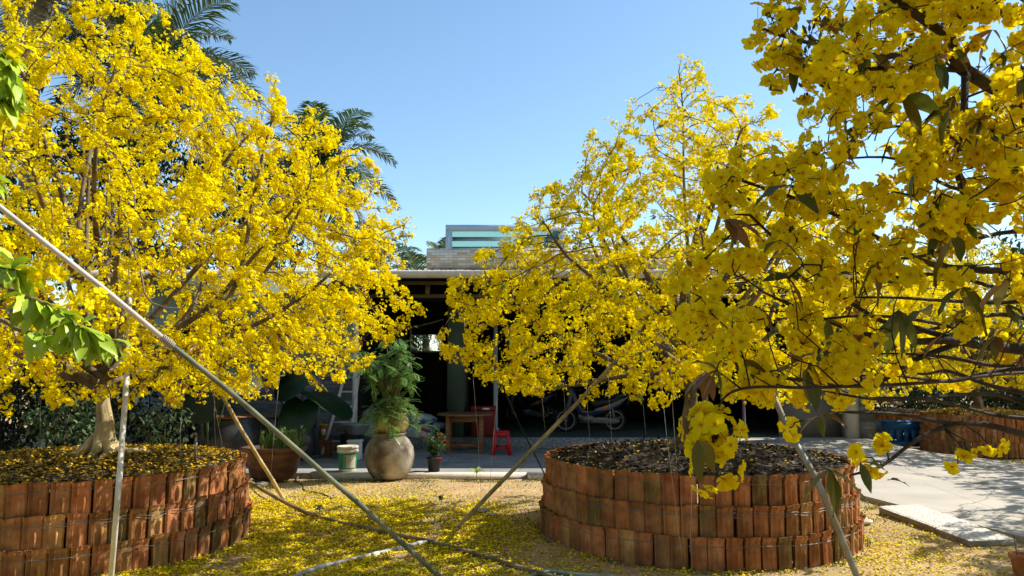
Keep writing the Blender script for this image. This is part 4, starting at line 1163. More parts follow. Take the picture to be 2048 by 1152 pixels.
# ================================================================== BROADLEAF TREES AND SHRUBS
def leafy(name, base, ctr, rad, n, leaf, colr, label, cat, group=None, seed=1, trunk=.12, arch=False, shell=.25):
    """trunk with limbs and a crown of many leaves in clumps"""
    global rng
    rng = np.random.default_rng(seed)
    root = thing(name, base, label, cat, group)
    att = np.array(ctr) + unit(170) * np.array(rad) * rng.uniform(shell, 1, (170, 1)) ** .45
    keep = np.array([nz3(p, 1.2 / max(rad) * 2, seed) > -.3 for p in att]) & (att[:, 2] > .1)
    att = att[keep]
    h = ctr[2] - base[2]
    seeds = [tuple(Vector(base) + (Vector(ctr) - Vector(base)) * k / 8) for k in range(9)]
    pos, par = colonize(seeds, [-1] + list(range(8)), att, step=max(rad) * .09, infl=max(rad) * 1.6, kill=max(rad) * .13, iters=50)
    rd, kid = pipe_radii(pos, par, r0=trunk * .05, e=2.2, fixed={i: trunk * (1 - i / 11) for i in range(9)})
    m_ = MB(); branch_mesh(m_, pos, par, rd); m_.build('trunk' if cat == 'tree' else 'stems', M['bark_dark'], root, smooth=True)
    tipi = [i for i in range(9, len(pos)) if kid[i] <= 1]
    idx = rng.choice(tipi, n); cen = pos[idx] + rng.normal(scale=max(rad) * .075, size=(n, 3))
    D = unit(n); D[:, 2] -= .35
    cl = np.array([max(.45, 1 + .9 * nz3(pos[i], 3.0 / max(rad) * 1.3, seed)) for i in idx])[:, None]
    col = np.array([colr]) * cl * rng.uniform(.6, 1.3, (n, 1))
    lb = MB(); add_leaves(lb, cen, D, leaf * rng.uniform(.7, 1.2, n), leaf * .45, col, droop=.3); lb.build('crown' if cat == 'tree' else 'foliage', M['leaf_dull'], root)
    return root
def lf(px, py, d, r, n, leaf, colr, label, seed, name='broadleaf_tree', cat='tree', group='dark garden trees', trunk=.14, gz_=0.0):
    c = P(px, py, d); return leafy(name, (c.x, c.y, gz_), tuple(c), r, n, leaf, colr, label, cat, group, seed, trunk)
DK = (.030, .055, .016)
lf(20, 430, 19.5, (2.9, 2.0, 3.4), 5200, .22, DK, 'dark tree behind the left tree at the left edge of the garden', 61)
lf(300, 400, 20.5, (2.7, 2.0, 3.2), 5200, .22, (.034, .06, .02), 'dark tree behind the middle of the left blossom tree', 62)
lf(510, 430, 23, (2.2, 1.8, 2.5), 3600, .2, (.04, .065, .022), 'dark tree rising over the low roof beside the palms', 63)
lf(2080, 640, 27, (3.4, 2.5, 3.6), 4200, .24, (.045, .07, .018), 'dark green tree beyond the drive at the right edge', 64)
lf(1890, 740, 30, (3.2, 2.5, 2.6), 3200, .22, (.05, .085, .02), 'lower green tree beyond the farthest planter', 65)
lf(2260, 760, 22, (3.0, 2.0, 2.6), 3000, .22, (.045, .07, .018), 'green tree standing right of the far planter, cut by the right edge', 66)
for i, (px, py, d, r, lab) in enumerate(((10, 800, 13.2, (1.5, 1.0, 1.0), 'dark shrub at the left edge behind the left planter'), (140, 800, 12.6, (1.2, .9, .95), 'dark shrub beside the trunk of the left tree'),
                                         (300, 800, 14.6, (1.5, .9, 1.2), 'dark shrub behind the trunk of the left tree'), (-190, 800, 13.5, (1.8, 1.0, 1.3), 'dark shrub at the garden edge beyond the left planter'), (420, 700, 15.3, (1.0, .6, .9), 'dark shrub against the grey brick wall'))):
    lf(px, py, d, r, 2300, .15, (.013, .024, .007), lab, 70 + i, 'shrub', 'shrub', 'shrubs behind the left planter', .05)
lf(130, 835, 11.3, (.62, .4, .42), 420, .11, (.075, .13, .05), 'shrub with pale green drooping leaves lit by the sun beside the left trunk', 81, 'shrub', 'shrub', 'shrubs behind the left planter', .03)
lf(330, 850, 12.0, (.5, .35, .4), 260, .10, (.05, .09, .03), 'small green shrub just right of the left trunk', 82, 'shrub', 'shrub', 'shrubs behind the left planter', .03)
lf(845, 690, 29.5, (1.6, 1.0, 2.0), 1500, .2, (.05, .09, .035), 'bush seen through the window at the back of the porch', 86, 'shrub', 'shrub', 'bushes beyond the drive', .06)
lf(1815, 775, 27, (1.9, 1.2, 1.5), 2200, .2, (.05, .095, .035), 'green bush between the house corner and the farthest planter', 83, 'shrub', 'shrub', 'bushes beyond the drive', .06)
lf(1960, 770, 25, (2.2, 1.2, 1.6), 2600, .2, (.055, .09, .025), 'green bush right behind the small far planter', 84, 'shrub', 'shrub', 'bushes beyond the drive', .06)
lf(2110, 780, 23, (2.2, 1.2, 1.6), 2600, .2, (.03, .05, .018), 'dark bush at the right edge beyond the far planter', 85, 'shrub', 'shrub', 'bushes beyond the drive', .06)
# unseen trees added behind the viewer so their canopy cuts the sky fill
for i, (c_, r, lab) in enumerate((((1.2, -3.6, 6.2), (4.6, 3.4, 2.6), 'unseen tall tree added right behind the viewer to block sky light'), ((-6.5, -3.2, 6.0), (4.2, 3.4, 2.6), 'unseen tall tree added behind the viewer to the left to block sky light'), ((8.6, -2.6, 6.2), (4.0, 3.2, 2.6), 'unseen tall tree added behind the viewer to the right to block sky light'))):
    leafy('broadleaf_tree', (c_[0], c_[1] - .6, 0), c_, r, 5200, .42, (.04, .07, .02), lab, 'tree', 'dark garden trees', 140 + i, .22)
# broadleaf trees added out of view to hold back sky light
for i, (x, y, r, h) in enumerate(((-9.5, -5.5, (3.2, 2.4, 3.2), 4.2), (-3.6, -7.5, (3.4, 2.4, 3.4), 4.4), (2.6, -6.5, (3.4, 2.4, 3.4), 4.2), (8.6, -5.0, (3.2, 2.4, 3.2), 4.0), (-12.5, 1.0, (2.6, 2.6, 3.0), 3.8))):
    leafy('broadleaf_tree', (x, y, 0), (x, y, h), r, 3000, .34, (.045, .075, .02), ('unseen tree added behind the viewer to dim the sky light, farthest left', 'unseen tree added behind the viewer to dim the sky light, left of the middle', 'unseen tree added behind the viewer to dim the sky light, right of the middle', 'unseen tree added behind the viewer to dim the sky light, farthest right', 'unseen tree added beyond the left planter and the frame to dim the sky light')[i], 'tree', 'dark garden trees', 120 + i, .16)
another(tree_right, (9.9, 8.2, .85), 1.0, .8, 'yellow blossom tree beyond the right edge that shades the drive')
another(tree_left, (13.2, 12.6, .85), .9, 4.0, 'yellow blossom tree farther along the drive beyond the right edge')

# ---- elephant-ear plants by the brick wall
def taro(base, leaves, label, seed):
    rr = np.random.default_rng(seed)
    root = thing('elephant_ear_plant', base, label, 'plant', 'elephant ear plants by the wall')
    st = MB()
    for (tip, size, az, tilt) in leaves:
        t = Vector(tip); b = Vector(base)
        st.tube(spline([b, b.lerp(t, .5) + Vector((0, 0, .15)), t], 6), list(np.linspace(.03, .012, 13)), 7)
        # heart-shaped blade
        lm = MB(); nr, na = 5, 24; vs = []
        X = Vector((math.cos(az), math.sin(az), 0)); Y = Vector((-math.sin(az), math.cos(az), 0)); Z = Vector((0, 0, 1))
        X2 = X * math.cos(tilt) - Z * math.sin(tilt); Z2 = X * math.sin(tilt) + Z * math.cos(tilt)
        for i in range(nr + 1):
            for k in range(na):
                a = 2 * math.pi * k / na
                r_ = size * (.36 + .42 * (max(0, math.cos(a)) ** 2.2) - .20 * max(0, -math.cos(a)) ** 14 + .10 * abs(math.sin(a)))
                q = r_ * i / nr; u, v = q * math.cos(a), q * math.sin(a)
                h = -.35 * u * u / size + .10 * abs(v) - .25 * v * v / size + .012 * math.sin(a * 11) * i / nr
                vs.append(t + X2 * u + Y * v + Z2 * h)
        lm.add(vs, [(i * na + k, (i + 1) * na + k, (i + 1) * na + (k + 1) % na, i * na + (k + 1) % na) for i in range(nr) for k in range(na)], (.014, .034 * rr.uniform(.8, 1.3), .013))
        lm.build('leaf', M['leaf'], root, smooth=True)
    st.build('stalk', M['leaf_dull'], root); root.children[-1].data.materials[0] = M['stalk']
    return root
M['stalk'] = pm('green_stalk', (.05, .09, .03), (.08, .12, .04), rough=.5)
b = P(590, 890, 15.4); b.z = .06
taro(b, [(P(615, 738, 14.6), 1.05, -2.2, .55), (P(640, 790, 14.8), 1.0, -.4, .35), (P(545, 750, 14.6), .95, 3.6, .5), (P(600, 815, 14.4), .8, -1.7, .9)], 'elephant-ear plant with huge dark leaves above the dark jars', 1)
b = P(420, 880, 14.2); b.z = 0
taro(b, [(P(410, 780, 13.6), .75, -1.6, 1.15), (P(470, 735, 13.9), .9, -.8, .5), (P(380, 745, 13.8), .8, 3.9, .5), (P(455, 690, 14.0), .7, -1.5, .4)], 'elephant-ear plant with a green leaf hanging beside the left planter', 2)

# ================================================================== POTS, JARS AND SMALL THINGS ON THE APRON
def put(name, lab, cat, loc, group=None): return thing(name, tuple(loc), lab, cat, group)
# big weathered jar
jx, jy = P(779, 910, 13.15).x, 13.15
k = .85 / 2
t = put('water_jar', 'large round weathered clay jar standing before the feathery potted plant', 'jar', (jx, jy, .0))
m_ = MB(); prof = [(.22, -.02), (.28, .0), (.36, .10), (.415, .24), (.43, .38), (.405, .52), (.34, .63), (.27, .69), (.262, .715), (.285, .735), (.285, .755), (.25, .755), (.235, .70), (.30, .6), (.3, .5)]
m_.lathe(prof, (jx, jy, .02), 40); m_.build('body', M['jar'], t, smooth=True)
# pot set in its mouth with the feathery plant
t = put('potted_plant', 'feathery green plant in a yellow-green pot set in the mouth of the jar', 'potted plant', (jx + .02, jy + .05, .74))
m_ = MB(); m_.lathe([(.16, .70), (.21, .76), (.29, .86), (.31, .94), (.29, 1.03), (.25, 1.08), (.28, 1.11), (.24, 1.11), (.22, 1.05), (.0, 1.04)], (jx + .02, jy + .05, 0), 28); m_.build('pot', M['jar_yellow'], t, smooth=True)
rng = np.random.default_rng(15)
st = MB(); stems = []
for i in range(40):
    a = rng.uniform(0, 6.28); r_ = rng.uniform(.22, .64); z = rng.uniform(1.15, 2.42)
    if z > 2.15: r_ *= .6
    elif z > 1.25: r_ *= 1.25
    if z < 1.55: z -= rng.uniform(.15, .62); r_ = max(r_, .38)
    e = Vector((jx + r_ * math.cos(a), jy + .05 + r_ * .7 * math.sin(a), z)); s0 = Vector((jx + .02, jy + .05, 1.12))
    s_ = spline([s0, s0.lerp(e, .5) + Vector((0, 0, .22)), e], 6); st.tube(s_, list(np.linspace(.014, .004, len(s_))), 5); stems.append(s_)
for i in range(12):
    a = rng.uniform(3.5, 5.9); e = Vector((jx + rng.uniform(.24, .42) * math.cos(a) * 1.2, jy + rng.uniform(.30, .42) * math.sin(a), rng.uniform(.74, 1.15))); s0 = Vector((jx + .02, jy + .05, 1.08))
    s_ = spline([s0, s0.lerp(e, .5) + Vector((0, 0, .30)), e], 6); st.tube(s_, list(np.linspace(.012, .004, len(s_))), 5); stems.append(s_)
st.build('stems', M['bark'], t, smooth=True)
V, Cc = [], []
for s_ in stems:
    for i in range(6, len(s_)):
        for _ in range(2):
            p = s_[i]; d = Vector(rng.normal(size=3)); d.z = d.z * .5 + .15; d.normalize(); L = rng.uniform(.18, .34)
            d2 = d.copy(); q = p.copy(); c_ = np.array([.14, .26, .05]) * rng.uniform(.6, 1.35)
            for j in range(9):
                d2 = (d2 + Vector((0, 0, -.09))).normalized(); q2 = q + d2 * L / 9
                sd = d2.cross(Vector((0, 0, 1))); sd = sd.normalized() if sd.length > .05 else Vector((1, 0, 0))
                for s in (-1, 1):
                    lt_ = .055 * math.sin(math.pi * (j + 1.4) / 11); e = q + sd * s * lt_ + d2 * lt_ * .35 + Vector((0, 0, -.006)); wv = d2 * .011
                    V.append([list(q - wv * .4), list(q + (e - q) * .5 + wv), list(e), list(q + (e - q) * .5 - wv)]); Cc.append(c_)
                q = q2
V = np.array(V).reshape(-1, 3); fm = MB(); fm.quads(V, np.arange(len(V)).reshape(-1, 4), np.array(Cc)); fm.build('foliage', M['leaf'], t)
# paint bucket
c = Vector((P(695, 920, 13.6).x, 13.6, SL))
t = put('paint_bucket', 'cream lidded paint bucket with a green label beside the big jar', 'bucket', c)
m_ = MB(); m_.lathe([(.145, .0), (.15, .01), (.172, .36), (.172, .365)], c, 32); m_.build('body', M['cream'], t, smooth=True)
m_ = MB(); m_.lathe([(.178, .335), (.192, .34), (.192, .365), (.182, .37), (.182, .405), (.194, .41), (.194, .435), (.185, .445), (.165, .44), (.0, .437)], c, 32); m_.build('lid', M['cream'], t, smooth=False)
def wrap(name, a0, a1, z0, z1, off, mat, par):
    w = MB(); n = 14; vs = []
    for i in range(n + 1):
        a = a0 + (a1 - a0) * i / n
        for z in (z0, z1):
            r_ = .149 + .0225 * z / .36 + off; vs.append((c.x + r_ * math.cos(a), c.y + r_ * math.sin(a), c.z + z))
    w.add(vs, [(2 * i, 2 * i + 2, 2 * i + 3, 2 * i + 1) for i in range(n)]); return w.build(name, mat, par, smooth=True)
A = math.radians
lab_ = wrap('label', A(150), A(395), .05, .325, .003, M['green_label'], t)
wrap('text_panel', A(272), A(338), .07, .30, .0055, M['beige_label'], lab_)
w = MB()
for k in range(6): w.box((c.x + .166 * math.cos(A(262)), c.y + .166 * math.sin(A(262)) - .003, c.z + .28 - k * .038), (.016, .006, .02))
w.build('lettering', M['white'], lab_)
w = MB()
for k in range(9):
    z = .285 - k * .022; w.box((c.x + .172 * math.cos(A(300)), c.y + .176 * math.sin(A(300)), c.z + z), (.10 - .02 * (k % 3), .004, .006), Matrix.Rotation(A(30), 3, 'Z'))
# rose
c = Vector((P(868, 935, 13.55).x, 13.55, SL))
t = put('potted_rose', 'small rose bush with red blooms in a black pot right of the big jar', 'potted plant', c)
m_ = MB(); m_.lathe([(.095, 0), (.10, .005), (.13, .22), (.14, .225), (.14, .25), (.128, .25), (.12, .21), (0, .205)], c, 24); m_.build('pot', M['black'], t, smooth=True)
rng = np.random.default_rng(3); st = MB(); B, D, LC = [], [], []
for i in range(20):
    a = rng.uniform(0, 6.28); r_ = rng.uniform(.03, .25); z = rng.uniform(.34, .70); e = c + Vector((r_ * math.cos(a), r_ * math.sin(a), z + (.12 if r_ < .1 else 0)))
    s_ = spline([c + Vector((0, 0, .21)), c + Vector((r_ * .4 * math.cos(a), r_ * .4 * math.sin(a), .21 + z * .4)), e], 5); st.tube(s_, .0035, 4)
    for p in s_[3:]:
        for _ in range(6): B.append(np.array(p) + rng.normal(scale=.02, size=3)); D.append(rng.normal(size=3)); LC.append(np.array([.07, .13, .035]) * rng.uniform(.6, 1.5))
st.build('stems', M['leaf_dull'], t).data.materials[0] = M['stalk']
lb = MB(); add_leaves(lb, np.array(B), np.array(D), .048, .028, np.array(LC), droop=.2); lb.build('foliage', M['leaf'], t)
for px, py, r_ in ((880, 872, .05), (889, 886, .05), (879, 921, .045), (844, 874, .03), (870, 880, .02)):
    q = np.array(P(px, py, 13.4)); rm = MB(); n = 16; u = unit(n) * .4 + np.array([0, -.5, .4])
    add_leaves(rm, q + unit(n) * .012, u, r_ * 1.0, r_ * 1.1, np.ones((n, 3)) * rng.uniform(.6, 1.2, (n, 1)), droop=-.1); rm.build('bloom', M['rose'], t)
# bonsai pot with upright water plants
c = G(545, 944, 0); c = Vector((P(548, 900, 13.0).x, 13.0, 0.0))
t = put('glazed_pot', 'wide angular brown glazed pot of upright green water plants', 'potted plant', c)
m_ = MB(); m_.lathe([(.30, .0), (.34, .02), (.40, .10), (.50, .44), (.58, .50), (.59, .55), (.53, .55), (.49, .48), (0, .46)], c, 8, rot=A(22.5), sy=.7); bev(m_.build('pot', M['pot_brown'], t), .012)
rng = np.random.default_rng(9); lb = MB(); B, D, LC, LL = [], [], [], []
for i in range(150):
    B.append((c.x + rng.uniform(-.18, .44), c.y + rng.uniform(-.2, .2), .46)); D.append(rng.normal(scale=.22, size=3) + np.array([0, 0, 1])); LL.append(rng.uniform(.2, .55)); LC.append(np.array([.11, .19, .04]) * rng.uniform(.6, 1.4))
add_leaves(lb, np.array(B), np.array(D), np.array(LL), .028, np.array(LC), droop=.08, up=(0, -1, 0))
n = 40; B2 = np.array(B)[:n] + np.array([0, 0, .3]) + rng.normal(scale=.06, size=(n, 3)); add_leaves(lb, B2, rng.normal(scale=.6, size=(n, 3)) + np.array([0, 0, .6]), .13, .05, np.tile([[.13, .22, .05]], (n, 1)), droop=.2)
lb.build('foliage', M['leaf'], t)
# dark jars by the wall
def jar(px, d, z0, R_, H, lab, lid=None, mat='jar_dark'):
    c = Vector((P(px, 880, d).x, d, z0)); t = put('water_jar', lab, 'jar', c, 'dark water jars by the wall')
    m_ = MB(); m_.lathe([(R_ * .6, 0), (R_ * .75, .03), (R_ * .95, H * .35), (R_, H * .55), (R_ * .93, H * .8), (R_ * .78, H * .93), (R_ * .84, H), (R_ * .72, H), (R_ * .7, H * .92), (0, H * .8)], c, 32); m_.build('body', M[mat], t, smooth=True)
    if lid: m_ = MB(); m_.lathe([(R_ * .88, H + .002), (R_ * .9, H + .03), (R_ * .5, H + .06), (0, H + .065)], c, 28); m_.build('lid', M[lid], t, smooth=True)
jar(462, 14.6, .0, .62, .95, 'broad dark glazed jar beside the rim of the left planter', 'wood')
jar(590, 15.3, SL, .46, .70, 'dark jar with a red lid behind the brown glazed pot', 'red')
jar(525, 15.9, SL, .45, .8, 'dark jar against the brick wall between the two other jars', 'wood')
# pipe, ochre pail, basin, foam box, sacks
x = P(634, 850, 15.7).x; m_ = MB(); m_.tube([(x, 15.7, SL), (x, 15.7, 1.75), (x, 15.75, 1.85), (x, 16.4, 1.87)], .05, 10); tag(m_.build('water_pipe', M['pipe_blue'], local=(x, 15.7, SL)), 'upright blue-grey water pipe before the brick wall, left of the ladder', 'pipe')
m_ = MB(); m_.tube(spline([P(612, 915, 15.2) * 1, G(640, 912, .09), G(665, 906, .1), G(700, 900, .09), G(740, 905, .09)], 6), .03, 8); tag(m_.build('drain_hose', M['pipe_blue'], local=tuple(G(640, 912, .09))), 'grey hose lying along the foot of the ladder', 'hose')
c = Vector((P(646, 862, 15.9).x, 15.9, .0)); c.z = P(646, 879, 15.9).z
t = put('pail', 'ochre plastic pail with a white label by the brick wall', 'pail', c); m_ = MB(); m_.lathe([(.085, 0), (.105, .29), (.115, .295), (.115, .32), (.1, .32), (.09, .02), (0, .02)], c, 20); m_.build('body', M['yellow_plastic'], t, smooth=True)
m_ = MB(); m_.box((c.x + .03, c.y - .1, c.z + .16), (.09, .012, .13)); m_.build('label', M['white'], t); m_ = MB(); m_.tube([(c.x + .11 * math.cos(a), c.y - .02, c.z + .31 + .12 * math.sin(a)) for a in np.linspace(0, math.pi, 9)], .006, 5); m_.build('handle', M['wire'], t)
m_ = MB(); m_.box2((c.x - .2, 15.75, SL), (c.x + .2, 16.1, c.z)); tag(bev(m_.build('wooden_block', M['wood'], local=(c.x, 15.9, SL))), 'dark wooden block under the ochre pail', 'block')
c = Vector((P(712, 860, 15.6).x, 15.6, 0)); bz = P(712, 868, 15.6).z
t = put('basin', 'round aluminium basin on a black bucket behind the ladder', 'basin', (c.x, c.y, bz)); m_ = MB(); m_.lathe([(.19, 0), (.21, .005), (.30, .19), (.33, .20), (.33, .215), (.285, .2), (.19, .015), (0, .012)], (c.x, c.y, bz), 32); m_.build('bowl', M['basin'], t, smooth=True)
t = put('bucket', 'black bucket standing under the aluminium basin', 'bucket', (c.x - .1, c.y, SL)); m_ = MB(); m_.lathe([(.17, 0), (.18, .01), (.225, bz - SL - .012), (.235, bz - SL - .002), (.2, bz - SL - .003)], (c.x - .1, c.y, SL), 24); m_.build('body', M['black'], t, smooth=True)
c = Vector((P(710, 890, 15.3).x, 15.3, SL)); t = put('foam_box', 'white foam box on the apron behind the paint bucket', 'box', c)
m_ = MB(); m_.box2((c.x - .13, c.y - .12, SL), (c.x + .13, c.y + .12, SL + .34)); bev(m_.build('box', M['white'], t), .012); m_ = MB(); m_.box2((c.x - .145, c.y - .135, SL + .342), (c.x + .145, c.y + .135, SL + .39)); bev(m_.build('lid', M['white'], t), .012)
for px, py, d, sz, mt, lab in ((838, 868, 17.55, (.36, .3, .22), 'sack', 'round end of a white printed sack on the porch edge behind the jar plant'), (832, 838, 17.7, (.5, .3, .14), 'sack_blue', 'blue and white sack lying on top of the white one'), (745, 860, 17.5, (.34, .28, .26), 'sack', 'pale woven sack on the porch edge behind the ladder'),
                              (752, 828, 17.6, (.36, .25, .15), 'sack', 'pale sack with red print on top of the sack behind the ladder'), (868, 853, 17.9, (.3, .3, .12), 'sack_blue', 'flat blue sack by the leg of the round table')):
    c = P(px, py, d); m_ = MB(); m_.blob(c, sz, 18, 12, .07, seed=int(px)); tag(m_.build('sack', M[mt], local=tuple(c), smooth=True), lab, 'sack', 'sacks stacked on the porch edge')
# ladder
t = put('ladder', 'pale wooden ladder leaning on the grey brick wall', 'ladder', G(668, 914, SL))
a0, a1, b0, b1 = G(642, 914, SL), P(692, 738, 16.38), G(693, 914, SL), P(719, 738, 16.38)
m_ = MB(); m_.tube(spline([a0, a0.lerp(a1, .55) + Vector((.02, 0, 0)), a1], 5), .035, 8); m_.build('rail', M['ladder'], t)
m_ = MB(); m_.tube(spline([b0, b0.lerp(b1, .4) + Vector((.01, 0, 0)), b1], 5), .035, 8); m_.build('rail', M['ladder'], t)
for u in (.17, .38, .56, .73, .9):
    m_ = MB(); m_.tube([a0.lerp(a1, u), b0.lerp(b1, u)], .02, 7); m_.build('rung', M['ladder'], t)
# round table
c = Vector((P(930, 890, 16.6).x, 16.6, SL)); t = put('round_table', 'low round brown wooden table at the porch edge', 'table', c)
H = P(930, 826, 16.6).z - SL
m_ = MB(); m_.lathe([(.60, H - .045), (.62, H - .03), (.62, H - .01), (.60, H), (0, H)], c, 40); m_.build('tabletop', M['wood'], t)
for sx in (-1, 1):
    for sy in (-1, 1):
        m_ = MB(); m_.box((c.x + sx * .36, c.y + sy * .26, SL + (H - .05) / 2), (.09, .09, H - .052)); bev(m_.build('leg', M['wood'], t), .006)
for sy in (-1, 1):
    m_ = MB(); m_.box((c.x, c.y + sy * .26, SL + H - .12), (.63, .03, .12)); m_.build('apron', M['wood'], t)
    m_ = MB(); m_.box((c.x, c.y + sy * .26, SL + .17), (.63, .03, .05)); m_.build('stretcher', M['wood'], t)
# stool
c = Vector((P(1003, 890, 16.2).x, 16.2, SL)); t = put('plastic_stool', 'small red plastic stool beside the round table', 'stool', c, None); S_ = .50; hw = .155; fw = .215
m_ = MB(); m_.box((c.x, c.y, SL + S_ - .02), (.32, .32, .04)); bev(m_.build('seat', M['red'], t), .012)
for sx in (-1, 1):
    for sy in (-1, 1):
        m_ = MB(); b = []
        for z, w in ((S_ - .042, hw - .03), (0, fw - .035)):
            for dx, dy in ((-.04, -.04), (.04, -.04), (.04, .04), (-.04, .04)): b.append((c.x + sx * w + dx, c.y + sy * w + dy, SL + z))
        m_.add(b, [(0, 1, 2, 3), (7, 6, 5, 4)] + [(i, i + 4, (i + 1) % 4 + 4, (i + 1) % 4) for i in range(4)]); m_.build('leg', M['red'], t)
for s in (-1, 1):
    m_ = MB(); m_.box((c.x, c.y + s * (hw + .002), SL + S_ - .08), (.27, .02, .08)); m_.box((c.x + s * (hw + .002), c.y, SL + S_ - .08), (.02, .27, .08)); m_.box((c.x, c.y + s * (fw - .045), SL + .14), (.3, .02, .05)); m_.build('stretcher', M['red'], t)
# red crate behind the table
c = Vector((P(967, 845, 17.75).x, 17.75, FZ)); t = put('red_cooler', 'red plastic cooler box with a white label behind the round table', 'cooler', c); h = P(967, 812, 17.75).z - FZ
m_ = MB(); m_.box2((c.x - .28, c.y - .2, FZ), (c.x + .28, c.y + .2, FZ + h - .1)); bev(m_.build('body', M['red_dark'], t), .02)
m_ = MB(); m_.box2((c.x - .30, c.y - .22, FZ + h - .098), (c.x + .30, c.y + .22, FZ + h)); bev(m_.build('lid', M['red_dark'], t), .02)
m_ = MB(); m_.box2((c.x - .02, c.y - .226, FZ + h - .075), (c.x + .14, c.y - .2205, FZ + h - .03)); m_.build('label', M['white'], t)
# sandals on the apron
for i, (px, lab) in enumerate(((1073, 'black sandal left of its pair at the foot of the porch step'), (1085, 'black sandal right beside the first at the foot of the porch step'), (1102, 'black sandal set apart near the right planter'))):
    c = G(px, 893 + (i == 2), SL); t = put('sandal', lab, 'sandal', c, 'black sandals before the step')
    m_ = MB(); vs = [(c.x + .052 * math.sin(a) * (1 + .25 * math.cos(a)), c.y + .13 * math.cos(a)) for a in np.linspace(0, 6.283, 20)[:-1]]
    n_ = len(vs); m_.add([(x, y, SL + .002) for x, y in vs] + [(x, y, SL + .028) for x, y in vs], [tuple(range(n_))[::-1], tuple(range(n_, 2 * n_))] + [(k, (k + 1) % n_, n_ + (k + 1) % n_, n_ + k) for k in range(n_)]); m_.build('sole', M['rubber'], t)
    m_ = MB(); m_.tube([(c.x + .05 * math.cos(a), c.y + .05, SL + .03 + .045 * math.sin(a)) for a in np.linspace(0, math.pi, 9)], .014, 5); m_.build('strap', M['rubber'], t)
# blue crate
c = Vector((9.15, 18.4, 0)); c.x = P(1800, 860, 18.4).x; z0 = .02
t = put('plastic_crate', 'blue plastic crate with slotted sides between the two far planters', 'crate', (c.x, c.y, z0)); m_ = MB(); w_, dp, h = .42, .3, .58
for sy in (-1, 1):
    m_.box((c.x, c.y + sy * dp, z0 + .06), (2 * w_, .03, .12)); m_.box((c.x, c.y + sy * dp, z0 + h - .09), (2 * w_, .03, .18))
    for k in range(5): m_.box((c.x - w_ + .06 + k * (2 * w_ - .12) / 4, c.y + sy * dp, z0 + h / 2 - .01), (.10, .028, h - .22))
for sx in (-1, 1):
    m_.box((c.x + sx * w_, c.y, z0 + .06), (.03, 2 * dp + .03, .12)); m_.box((c.x + sx * w_, c.y, z0 + h - .09), (.03, 2 * dp + .03, .18))
    for k in range(3): m_.box((c.x + sx * w_, c.y - dp + .06 + k * (2 * dp - .12) / 2, z0 + h / 2 - .01), (.028, .10, h - .22))
m_.build('side', M['blue_crate'], t); m_ = MB(); m_.box((c.x, c.y, z0 + .015), (2 * w_ - .04, 2 * dp - .04, .03)); m_.build('floor', M['blue_crate'], t)
m_ = MB(); m_.tube([(c.x - w_ - .01, c.y - dp - .012, z0 + h), (c.x + w_ + .01, c.y - dp - .012, z0 + h), (c.x + w_ + .01, c.y + dp + .012, z0 + h), (c.x - w_ - .01, c.y + dp + .012, z0 + h), (c.x - w_ - .01, c.y - dp - .012, z0 + h)], .018, 6); m_.build('rim', M['blue_crate'], t)

